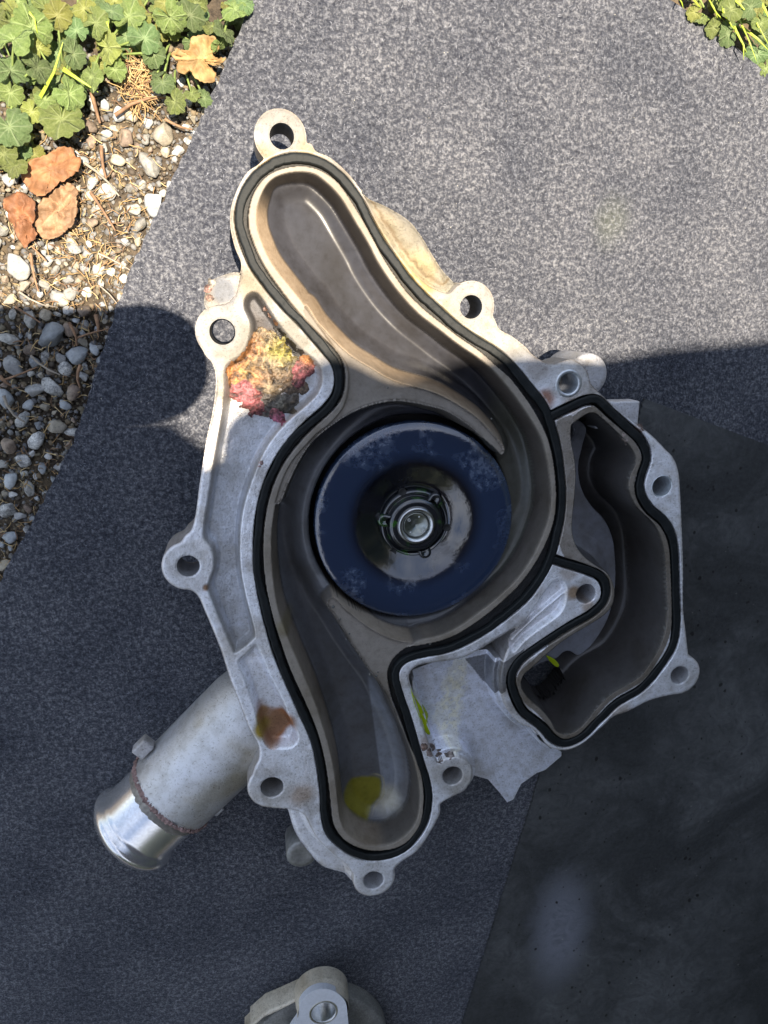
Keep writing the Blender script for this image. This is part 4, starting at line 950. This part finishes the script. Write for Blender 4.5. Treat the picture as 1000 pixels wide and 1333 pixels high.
o = link('grit', me, None, M_tone); tag(o, 'fine tan and grey grit filling the gaps between the gravel stones', 'grit', kind='stuff')

# straw, pine needles and rootlets
def ribbon_tube(pts, r, V, F, sides=5, taper=.5):
    pts = [np.array(p, float) for p in pts]; b = len(V); n = len(pts)
    for i, p in enumerate(pts):
        t = pts[min(i + 1, n - 1)] - pts[max(i - 1, 0)]; t /= np.linalg.norm(t) + 1e-9
        a = np.cross(t, (0, 0, 1)); a /= np.linalg.norm(a) + 1e-9; c = np.cross(a, t); rr = r * (1 - (1 - taper) * i / (n - 1))
        for k in range(sides): w_ = 2 * math.pi * k / sides; V.append(p + rr * (a * math.cos(w_) + c * math.sin(w_)))
    for i in range(n - 1):
        for k in range(sides): k2 = (k + 1) % sides; F.append((b + i * sides + k, b + i * sides + k2, b + (i + 1) * sides + k2, b + (i + 1) * sides + k))
V, F = [], []; tn = []
def straw(u, v, L, z):
    c = P(u, v, z - H); a = random.uniform(0, 6.3); p = [np.array([c[0], c[1], z])]; dz = random.uniform(-.15, .15)
    for k in range(4): a += random.gauss(0, .35); p.append(p[-1] + np.array([math.cos(a), math.sin(a), dz]) * L / 4)
    n0 = len(V); ribbon_tube(p, random.uniform(.13, .32), V, F, 4); tn.extend([random.choice([(.42, .29, .13), (.32, .2, .09), (.5, .38, .2), (.2, .12, .07)])] * (len(V) - n0))
for _ in range(520):
    u = random.gauss(125, 60); v = random.gauss(290, 75)
    if u < edge_x(v) - 8 and v > 90: straw(u, v, random.uniform(2, 7), ZS + random.uniform(2.5, 6))
for _ in range(160):
    u = random.gauss(180, 8); v = random.gauss(110, 18); straw(u, v, random.uniform(5, 12), ZS + random.uniform(4, 9))
for _ in range(260):
    v = random.uniform(380, 780); u = random.uniform(-10, edge_x(v)); straw(u, v, random.uniform(2, 6), ZS + random.uniform(2, 5))
me = mesh_np('straw_litter', V, F); set_attr(me, 'Tone', np.c_[np.array(tn), np.ones(len(V))])
o = link('straw_litter', me, None, M_tone); tag(o, 'short yellow straw and pine needle litter strewn over the gravel', 'straw', kind='stuff')
M_twig = simple('dry_twig', (.24, .14, .08), .8, nscale=400, var=.5, bstr=.6); M_twig2 = simple('grey_twig', (.30, .26, .21), .8, nscale=400, var=.4, bstr=.6)
twigs = [((118,115),(130,160),1.1,0),((132,190),(138,232),.9,0),((110,212),(155,255),.7,1),((150,150),(228,128),.9,0),((118,250),(150,300),.8,0),((40,330),(50,380),.7,0),((130,372),(162,415),.35,1),((5,495),(48,478),.6,0),
         ((5,515),(32,550),.8,1),((40,463),(78,488),.6,1),((105,475),(104,505),.9,0),((0,490),(14,502),1.0,0),((128,330),(170,352),.5,1),((60,340),(40,320),.5,0),((215,155),(250,168),.7,0),((125,410),(128,432),1.1,0),((90,420),(100,450),.8,0),((20,400),(52,420),.6,0),((100,440),(142,428),.5,0),((25,380),(75,400),.5,1)]
TWL = ['brown twig lying beside the broad hanging ivy leaf', 'short stick pointing down between the broad ivy leaf and the gravel', 'long pale twig running down beside the orange dead leaf', 'long tan twig crossing below the straw tuft towards the felt',
 'dark twig lying just right of the smooth orange dead leaf', 'thin stem hanging below the rust coloured dead leaf', 'pale straight stem ending at the shadow of the phone on the felt', 'thin twig at the photo edge above the shaded speckled stones',
 'grey twig low at the photo edge in the shade', 'grey twig leading to the largest flat blue grey stone from below', 'upright brown stub standing among the shaded stones next to the felt', 'short reddish twig touching the left photo edge in shade', 'fine grey stem on the sunlit straw near the felt edge',
 'fine brown stem above the sunlit pale stones', 'slim brown twig touching the felt under the lowest ivy leaves', 'thick orange brown stub at the shade line by the felt', 'brown twig crossing the edge between sun and shade', 'thin brown stem left of the shade line among tan stones', 'twig lying right of the flat blue grey stone', 'grey stem across the pale stones just above the shade line']
for (a, b_, r, k), twl in zip(twigs, TWL):
    z = ZS + 7.5; p0 = P(*a, z - H); p1 = P(*b_, z - H); V2, F2 = [], []; d = p1 - p0; nrm = np.array([-d[1], d[0]]) * random.uniform(-.12, .12)
    ribbon_tube([(p0[0], p0[1], z), (*(p0 + d * .3 + nrm * .8), z + .8), (*(p0 + d * .65 + nrm), z + .4), (p1[0], p1[1], z - .6)], r, V2, F2, 6)
    me = mesh_np('twig', V2, F2); smooth(me); o = link('twig', me, None, M_twig2 if k else M_twig)
    tag(o, twl, 'twig', group='dry twigs scattered on the gravel')

# ------------------------------------------------------------------ ground ivy and grass
def leaf_mat(name, a, b_, vein, trans=.25):
    mt, n, l, b = nodes(name)
    at = n.new('ShaderNodeAttribute'); at.attribute_name = 'Tone'; oi = n.new('ShaderNodeObjectInfo'); sp = n.new('ShaderNodeSeparateColor'); l.new(at.outputs['Color'], sp.inputs[0])
    t = tex(n, l, scale=7., detail=6, rough=.75)
    c = ramp(n, l, t.outputs[0], [(.35, a), (.65, b_)]); c = mix(n, l, c, vein, sp.outputs[0])
    hv = n.new('ShaderNodeHueSaturation'); l.new(c, hv.inputs['Color']); l.new(math_(n, l, 'ADD', math_(n, l, 'MULTIPLY', oi.outputs['Random'], .5), .72), hv.inputs['Value'])
    l.new(math_(n, l, 'ADD', math_(n, l, 'MULTIPLY', oi.outputs['Random'], .04), .472), hv.inputs['Hue'])
    l.new(hv.outputs[0], b.inputs['Base Color']); b.inputs['Roughness'].default_value = .55
    tr = n.new('ShaderNodeBsdfTranslucent'); l.new(hv.outputs[0], tr.inputs[0]); mx = n.new('ShaderNodeMixShader'); mx.inputs[0].default_value = trans
    out = n['Material Output']; l.new(b.outputs[0], mx.inputs[1]); l.new(tr.outputs[0], mx.inputs[2]); l.new(mx.outputs[0], out.inputs[0])
    l.new(bump(n, l, math_(n, l, 'ADD', t.outputs[0], math_(n, l, 'MULTIPLY', sp.outputs[0], -.8)), .6, .05), b.inputs['Normal']); return mt
leafmats = [leaf_mat('ivy_green', (.15, .22, .06), (.29, .37, .13), (.38, .46, .22)), leaf_mat('ivy_blue_green', (.11, .19, .07), (.22, .32, .14), (.33, .42, .23)), leaf_mat('ivy_yellow_green', (.25, .29, .06), (.36, .40, .13), (.45, .48, .22))]
def ivy_leaf(seed):
    r = random.Random(seed); nA, nR = 60, 9; lob = 11; V, F, A = [], [], []
    for j in range(nR + 1):
        s = j / nR
        for k in range(nA):
            a = 2 * math.pi * k / nA; q = a / (2 * math.pi)      # a = 0 points at the stalk notch
            notch = math.exp(-((min(q, 1 - q) * 2 * math.pi) / .28) ** 2)
            ph = (a * lob / 2) % math.pi; scal = 1 - .17 * (1 - abs(math.sin(ph))) ** 2.2 - .03 * (1 - abs(math.sin(ph * 3 + 1)))
            R = (1 - .86 * notch) * (1 + (scal - 1) * s ** 2) * (1 + .05 * math.sin(2 * a + seed)); rr = s * R
            x, y = rr * math.cos(a), rr * math.sin(a) * 1.04
            vein = max(0, 1 - abs(math.sin(ph + math.pi / 2)) * 6.0 * max(s, .15)) * (1 - s * .5)
            z = .17 * s * s * math.cos(3 * a + seed) + .06 * s * s * math.cos(7 * a + 2 * seed) + .22 * s - .26 * s ** 3 - .05 * vein + .05 * abs(math.sin(ph)) * s + .05 * math.sin(9 * x + seed) * math.sin(8 * y)
            V.append((x, y, z)); A.append((vein, 0, 0, 1))
    for j in range(nR):
        for k in range(nA): k2 = (k + 1) % nA; F.append((j * nA + k, j * nA + k2, (j + 1) * nA + k2, (j + 1) * nA + k))
    me = mesh_np('leaf', V, F, False); set_attr(me, 'Tone', A); smooth(me); return me
leaf_meshes = []
for mi, lm in enumerate(leafmats):
    for s in range(3): me = ivy_leaf(mi * 3 + s); me.materials.append(lm); leaf_meshes.append(me)
M_stem = simple('green_stem', (.20, .27, .08), .6, nscale=300, var=.3)
def add_leaf(parent, base, u, v, rp, z, mi=None, tilt=.35, ph=None):
    zz = z; c = P(u, v, zz - H); _, r = pxr((u, v), rp * 1.15, zz - H)
    me = random.choice(leaf_meshes if mi is None else leaf_meshes[mi * 3:mi * 3 + 3])
    o = bpy.data.objects.new('leaf', me); col.objects.link(o); o.parent = parent
    loc = Vector((c[0], c[1], zz)) * MM
    o.location = loc; o.scale = (r * MM,) * 3
    o.rotation_euler = (random.gauss(0, tilt), random.gauss(0, tilt), math.atan2(base[1] - c[1], base[0] - c[0]) + random.gauss(0, .5) if ph is None else ph)
    return c, zz
def ivy(name, base_uv, leaves, label, seed):
    random.seed(seed); base = P(*base_uv, ZS - H); root = empty(name); tag(root, label, 'ground ivy', 'ground ivy plants along the mat')
    for (u, v, r, z, mi) in leaves:
        c, zz = add_leaf(root, base, u, v, r, z, mi)
        d = np.array([base[0] - c[0], base[1] - c[1]]); d = d / (np.linalg.norm(d) + 1e-6) * min(np.linalg.norm(d), 16)
        V2, F2 = [], []; ribbon_tube([(c[0], c[1], zz - .3), (c[0] + d[0] * .35, c[1] + d[1] * .35, zz - 3), (c[0] + d[0] * .8, c[1] + d[1] * .8, zz - 9), (c[0] + d[0], c[1] + d[1], ZS)], .45, V2, F2, 5, 1.2)
        me = mesh_np('stalk', V2, F2); smooth(me); link('stalk', me, root, M_stem)
def L_(u, v, r, z=None, mi=None): return (u, v, r, (ZS + random.uniform(9, 17)) if z is None else z, mi)
random.seed(5)
big1 = [L_(18,52,27,8,0),(42,36,24,6,0),(14,92,20,3,1),(48,88,19,6,1),(20,18,16,4,2),(60,12,15,3,0),(12,165,25,5,1),(5,200,18,2,0),(20,215,17,2,0),(14,120,16,0,0)]
fix = lambda L: [tuple(list(x) + [None] * (5 - len(x))) if len(x) < 5 else x for x in L]
ivy('ground_ivy', (25, 120), fix(big1) + [L_(random.uniform(-20, 50), random.uniform(-30, 215), random.uniform(10, 17), ZS + random.uniform(4, 10)) for _ in range(26)], 'leafy ground ivy in the far corner, its leaves the largest and palest', 11)
ivy('ground_ivy', (85, 120), [(80,155,26,4,0),(90,122,19,5,0),(95,70,16,6,1),(60,130,14,0,0),(42,145,13,1,2),(75,20,17,4,2),(100,40,14,3,1),(50,62,14,2,2)] + [L_(random.uniform(50, 112), random.uniform(-30, 140), random.uniform(10, 16), ZS + random.uniform(4, 10)) for _ in range(22)], 'ground ivy with a broad single leaf hanging over the bare stones', 12)
ivy('ground_ivy', (135, 70), [(140,62,20,3,2),(120,100,17,4,0),(188,50,19,4,1),(168,22,20,3,0),(200,70,15,2,1),(125,30,17,5,0),(110,12,14,4,2),(150,90,14,1,0),(145,15,14,3,1)] + [L_(random.uniform(105, 210), random.uniform(-30, 95), random.uniform(9, 15), ZS + random.uniform(3, 8)) for _ in range(26)], 'ground ivy behind the straw tuft, one leaf with a dark torn centre', 13)
ivy('ground_ivy', (225, 40), [(222,22,19,4,0),(248,20,17,5,1),(255,5,14,4,0),(215,5,13,3,2),(212,108,14,2,1),(228,132,15,2,0),(250,122,10,1,0),(266,128,10,0,1),(205,95,10,0,1)] + [L_(random.uniform(200, 275), random.uniform(-30, 60), random.uniform(9, 14), ZS + random.uniform(3, 8)) for _ in range(18)], 'ground ivy surrounding the pale tan oak leaf near the mat edge', 14)
ivy('ground_ivy', (300, 25), [(305,12,17,5,0),(292,42,16,4,1),(286,58,12,2,0),(318,5,12,4,1),(275,35,12,2,0)] + [L_(random.uniform(275, 316), random.uniform(-5, 60), random.uniform(7, 10), ZS + random.uniform(3, 7)) for _ in range(6)], 'ground ivy tucked right against the felt where the gravel ends', 15)
ivy('ground_ivy', (960, 30), [(952,12,14,5,0),(978,10,12,5,1),(930,36,10,2,0),(948,44,12,2,1),(990,30,11,5,0),(993,45,10,3,1),(986,70,13,0,1),(905,16,9,2,2),(912,24,8,1,0),(997,88,9,0,0)] + [L_(random.uniform(890, 1010), random.uniform(-10, 30), random.uniform(6, 10), ZS + random.uniform(3, 7)) for _ in range(16)], 'small ground ivy mixed with grass at the opposite corner of the mat', 16)
# grass blades
M_grass = simple('bright_grass', (.27, .36, .035), .5, nscale=300, var=.35)
def blade(pts, w_, root):
    P3 = [np.array([*P(u, v, z - H), z]) for u, v, z in pts]; V2, F2 = [], []; n = len(P3)
    for i, p in enumerate(P3):
        t = P3[min(i + 1, n - 1)] - P3[max(i - 1, 0)]; a = np.array([-t[1], t[0], 0]); a /= np.linalg.norm(a) + 1e-9; ww = w_ * (1 - i / (n - 1) * .85)
        V2 += [p - a * ww + (0, 0, ww * .5), p, p + a * ww + (0, 0, ww * .5)]
    for i in range(n - 1):
        for k in range(2): F2.append((i * 3 + k, i * 3 + k + 1, i * 3 + k + 4, i * 3 + k + 3))
    me = mesh_np('blade', V2, F2); smooth(me); link('blade', me, root, M_grass)
def tuft(blades, label, grp='grass tufts beside the mat'):
    r = empty('grass_tuft'); tag(r, label, 'grass', grp)
    for pts, w_ in blades: blade(pts, w_, r)
tuft([([(52,128,0),(70,95,8),(82,55,10)], .8), ([(82,90,3),(105,105,6),(128,120,3)], .9), ([(30,5,6),(45,25,9),(50,48,4)], .6), ([(138,18,3),(140,30,7),(142,38,6)], .8)], 'thin bent grass blades crossing the ground ivy on the gravel side')
bl = []
random.seed(3)
for (a, b_) in (((936,0),(960,45)),((950,20),(972,68)),((962,25),(985,80)),((940,-5),(952,35)),((975,5),(1003,62)),((958,40),(968,78)),((945,-8),(975,20)),((882,-5),(890,12)),((985,-5),(1004,30)),((895,-8),(912,10)),((920,-5),(935,25)),((965,35),(1000,65)),((925,5),(945,30))):
    m1 = ((a[0] + b_[0]) / 2 + random.uniform(-5, 5), (a[1] + b_[1]) / 2); bl.append(([(a[0], a[1], -2), (m1[0], m1[1], 7), (b_[0], b_[1], 3)], random.uniform(.5, 1.0)))
tuft(bl, 'bright green grass blades poking through the ivy at the mat corner')

# dead leaves
mt, n, l, b = nodes('dead_leaf'); t = tex(n, l, scale=160, detail=5, rough=.7); at = n.new('ShaderNodeAttribute'); at.attribute_name = 'Tone'
l.new(mix(n, l, at.outputs['Color'], ramp(n, l, t.outputs[0], [(.3, (.6, .55, .5)), (.65, (1.2, 1.2, 1.2))]), .9, 'MULTIPLY'), b.inputs['Base Color']); b.inputs['Roughness'].default_value = .7
l.new(bump(n, l, t.outputs[0], .6, .001), b.inputs['Normal']); M_dead = mt
def dead_leaf(outline, axis, z, colr, label, crumple=1., curl=1.):
    """outline in px; the sheet is filled, crumpled and given thickness"""
    p = resample(spline(PP(outline, z - H), 4), .8); p = p + np.random.default_rng(int(abs(z) * 10) + len(label)).normal(0, .22, p.shape); a0, a1 = PP(axis, z - H)
    d = (a1 - a0) / np.linalg.norm(a1 - a0); L = np.linalg.norm(a1 - a0); nrm = np.array([-d[1], d[0]]); c = p.mean(0)
    V2, F2, A = [], [], []; n_ = len(p); R = 12
    for j in range(R + 1):
        s = 1 - j / R * .999
        for q in p:
            x = c + (q - c) * s; y_ = (x - a0) @ nrm; s_ = (x - a0) @ d
            vv = abs(((s_ - abs(y_) * .8) / L * 7) % 1 - .5) * 2; vein = max(0, 1 - abs(y_) / .7) + max(0, (vv - .8) / .2) * .6
            h = curl * .012 * y_ * y_ * 3 + crumple * (2.6 * noise.noise(Vector((x[0] * .16, x[1] * .16, z))) + 1.1 * noise.noise(Vector((x[0] * .5, x[1] * .5, z)))) + .25 * vein
            V2.append((x[0], x[1], z + h)); k = .62 + .35 * min(vein, 1) + .3 * noise.noise(Vector((x[0] * .2, x[1] * .2, 7))); A.append((colr[0] * k, colr[1] * k, colr[2] * k, 1))
    for j in range(R):
        for k in range(n_): k2 = (k + 1) % n_; F2.append((j * n_ + k, j * n_ + k2, (j + 1) * n_ + k2, (j + 1) * n_ + k))
    me = mesh_np('blade_of_leaf', V2, F2); set_attr(me, 'Tone', A); smooth(me); o = link('dead_leaf', me, None, M_dead)
    md = o.modifiers.new('thickness', 'SOLIDIFY'); md.thickness = .0003
    tag(o, label, 'dead leaf'); return o
dead_leaf([(28,226),(38,212),(58,202),(80,192),(95,193),(98,205),(105,206),(104,222),(92,232),(78,240),(68,252),(55,258),(42,250),(32,240)], ((30,232),(100,200)), ZS + 10, (.36, .17, .075), 'smooth orange brown dead leaf lying just below the ivy', .8)
dead_leaf([(56,262),(70,250),(88,238),(100,248),(102,270),(100,292),(88,300),(75,310),(60,312),(48,300),(45,280)], ((50,300),(98,250)), ZS + 8, (.38, .23, .13), 'wrinkled pale brown dead leaf under the smooth orange one', 1.6)
dead_leaf([(8,262),(14,252),(30,250),(40,258),(50,266),(48,282),(42,296),(52,306),(38,316),(30,322),(22,304),(12,285)], ((26,318),(22,255)), ZS + 9.5, (.32, .14, .065), 'curled rust coloured dead leaf nearest the photo edge', 1.8, 1.5)
dead_leaf([(222,72),(232,64),(246,66),(250,52),(264,48),(280,50),(286,62),(276,70),(294,78),(284,84),(268,82),(280,94),(280,106),(272,112),(256,106),(250,96),(242,86),(240,98),(230,92),(232,80)], ((292,78),(228,74)), ZS + 15, (.42, .27, .11), 'lobed tan oak leaf caught on the ground ivy', .9)

#@@PERSON
# ------------------------------------------------------------------ the person taking the photograph (outside the frame), whose shade falls over the scene
def lift(pts_z, z):
    """slide points up along the sun's rays to height z (mm above mat)"""
    out = []
    for u, v, zr in pts_z:
        q = P(u, v, zr); z0 = H + zr; t = (z - z0) / SUN[2]; out.append((q[0] + SUN[0] * t, q[1] + SUN[1] * t))
    return np.array(out)
def pillow(name, poly, z, th, mat, parent, rnd=10., inset=6):
    p = resample(poly, 6.); c = p.mean(0); n = len(p); t = np.roll(p, -1, 0) - np.roll(p, 1, 0); t /= np.linalg.norm(t, axis=1)[:, None]
    nr = np.c_[t[:, 1], -t[:, 0]]; area = .5 * np.sum(p[:, 0] * np.roll(p[:, 1], -1) - np.roll(p[:, 0], -1) * p[:, 1]); nr = nr if area > 0 else -nr
    V2, F2 = [], []
    rings = [(-rnd, 0.), (-rnd * .3, th * .12), (0, th * .3), (0, th * .7), (-rnd * .3, th * .88), (-rnd, th)]
    for off, dz in rings:
        q = p + nr * off
        for x in q: V2.append((x[0], x[1], z + dz))
    for i in range(len(rings) - 1):
        for k in range(n): k2 = (k + 1) % n; F2.append((i * n + k, i * n + k2, (i + 1) * n + k2, (i + 1) * n + k))
    F2 += [tuple(range(n))[::-1], tuple(range((len(rings) - 1) * n, len(rings) * n))]
    return link(name, mesh_py(name, V2, F2), parent, mat)
M_jacket = simple('dark_jacket', (.03, .032, .04), .8, nscale=100); M_phone = simple('phone_shell', (.03, .03, .03), .4, nscale=100); M_skin = simple('skin', (.42, .25, .18), .6, nscale=200, var=.1)
person = empty('person', (0, -.3, 1.0)); tag(person, 'person in a dark jacket leaning over the pump, outside the frame', 'person')
person.location = (0, 0, 0)
zp = CAMZ + 6
phone = lift([(271,500,Rm),(271,470,Rm),(262,438,Rm),(244,414,Rm),(215,400,Rm),(185,395,Rm),(150,398,Rm),(130,400,Rm),(60,398,Rm),(-60,396,Rm),(-170,400,Rm),(-170,546,Rm),(100,552,Rm),(222,546,Rm),(252,528,Rm)], zp)
ph = pillow('mobile_phone', spline(phone, 3), zp, 8, M_phone, None, 1.0)
tag(ph, 'dark mobile phone held flat above the mat, outside the frame', 'mobile phone')
arm = lift([(-200,520,Rm),(100,540,Rm),(222,546,Rm),(238,556,Rm),(262,572,Rm),(290,590,Rm),(300,545,0),(345,520,0),(390,486,0),(432,460,0),(470,468,0),(515,490,0),(560,488,0),(620,472,0),(690,458,0),(745,462,Rm),(800,463,Rm),(870,452,Rm),(1000,440,Rm),(1250,415,Rm),(1500,560,Rm),(1600,1400,Rm),(1350,1900,Rm),(500,2000,Rm),(-150,1700,Rm)], CAMZ + 480)
def column(name, c, r, z0, z1, mat, sx=1., rot=0., n=40):
    v, f = [], []; zs = [(z0, .8), (z0 + 20, 1.), ((z0 + z1) / 2, 1.05), (z1 - 30, .95), (z1, .6), (z1 + 1, .02)]
    for zz, s_ in zs:
        for k in range(n):
            a = 2 * math.pi * k / n; x, y = r * s_ * sx * math.cos(a), r * s_ * math.sin(a); v.append((c[0] + x * math.cos(rot) - y * math.sin(rot), c[1] + x * math.sin(rot) + y * math.cos(rot), zz))
    for i in range(len(zs) - 1):
        for k in range(n): k2 = (k + 1) % n; f.append((i * n + k, i * n + k2, (i + 1) * n + k2, (i + 1) * n + k))
    me = mesh_np(name, v, f); smooth(me); return link(name, me, person, mat)
M_trouser = simple('dark_trousers', (.02, .022, .03), .85, nscale=100)
column('trouser_leg', (400, -760), 95, -8, 880, M_trouser); column('trouser_leg', (640, -520), 95, -8, 880, M_trouser)
column('coat', (520, -640), 190, 700, 1150, M_jacket, 1.7, math.radians(45))
pillow('torso', spline(arm, 3), CAMZ + 480, 160, M_jacket, person, 25.)

# ------------------------------------------------------------------ bush row added outside the frame to darken the reflection in the impeller
def added_hedge_wall(p0, p1, th, hgt, seed, root):
    d = np.array(p1, float) - np.array(p0, float); L = np.linalg.norm(d); d /= L; nrm = np.array([-d[1], d[0]])
    path = [(-th / 2, 0), (-th / 2, hgt * .33), (-th / 2, hgt * .66), (-th / 2 * .9, hgt * .95), (0, hgt), (th / 2 * .9, hgt * .95), (th / 2, hgt * .5), (th / 2, 0)]
    prf = []
    for a, b_ in zip(path, path[1:]):
        for k in range(8): prf.append((a[0] + (b_[0] - a[0]) * k / 8, a[1] + (b_[1] - a[1]) * k / 8))
    prf.append(path[-1]); nL = int(L / 35); V2, F2 = [], []; m_ = len(prf)
    for i in range(nL + 1):
        for o_, z in prf:
            q = np.array(p0) + d * L * i / nL; k = noise.fractal(Vector((i * .35, z * .011, o_ * .01 + seed)), 1., 2., 4); k2 = noise.noise(Vector((i * 1.7, z * .05, o_ * .05)))
            s_ = 1 + (.18 * k + .12 * k2); x = q + nrm * o_ * s_; V2.append((x[0], x[1], z * (1 + .05 * k) - 15))
    for i in range(nL):
        for k in range(m_ - 1): F2.append((i * m_ + k, i * m_ + k + 1, (i + 1) * m_ + k + 1, (i + 1) * m_ + k))
    link('added_foliage', mesh_np('added_foliage', V2, F2), root, M_added_hedge)
M_added_hedge = simple('added_hedge_leaves', (.035, .055, .02), .8, nscale=25, var=.7, bstr=1., bdist=.05)
added_hedge = empty('added_hedge'); tag(added_hedge, 'tall dark bush row added outside the frame to darken the impeller reflection', 'added_hedge')
added_hedge_wall((1500, -2400), (1500, 700), 500, 2300, 1., added_hedge)
added_hedge_wall((-1800, -2300), (1500, -2300), 500, 2400, 5., added_hedge)
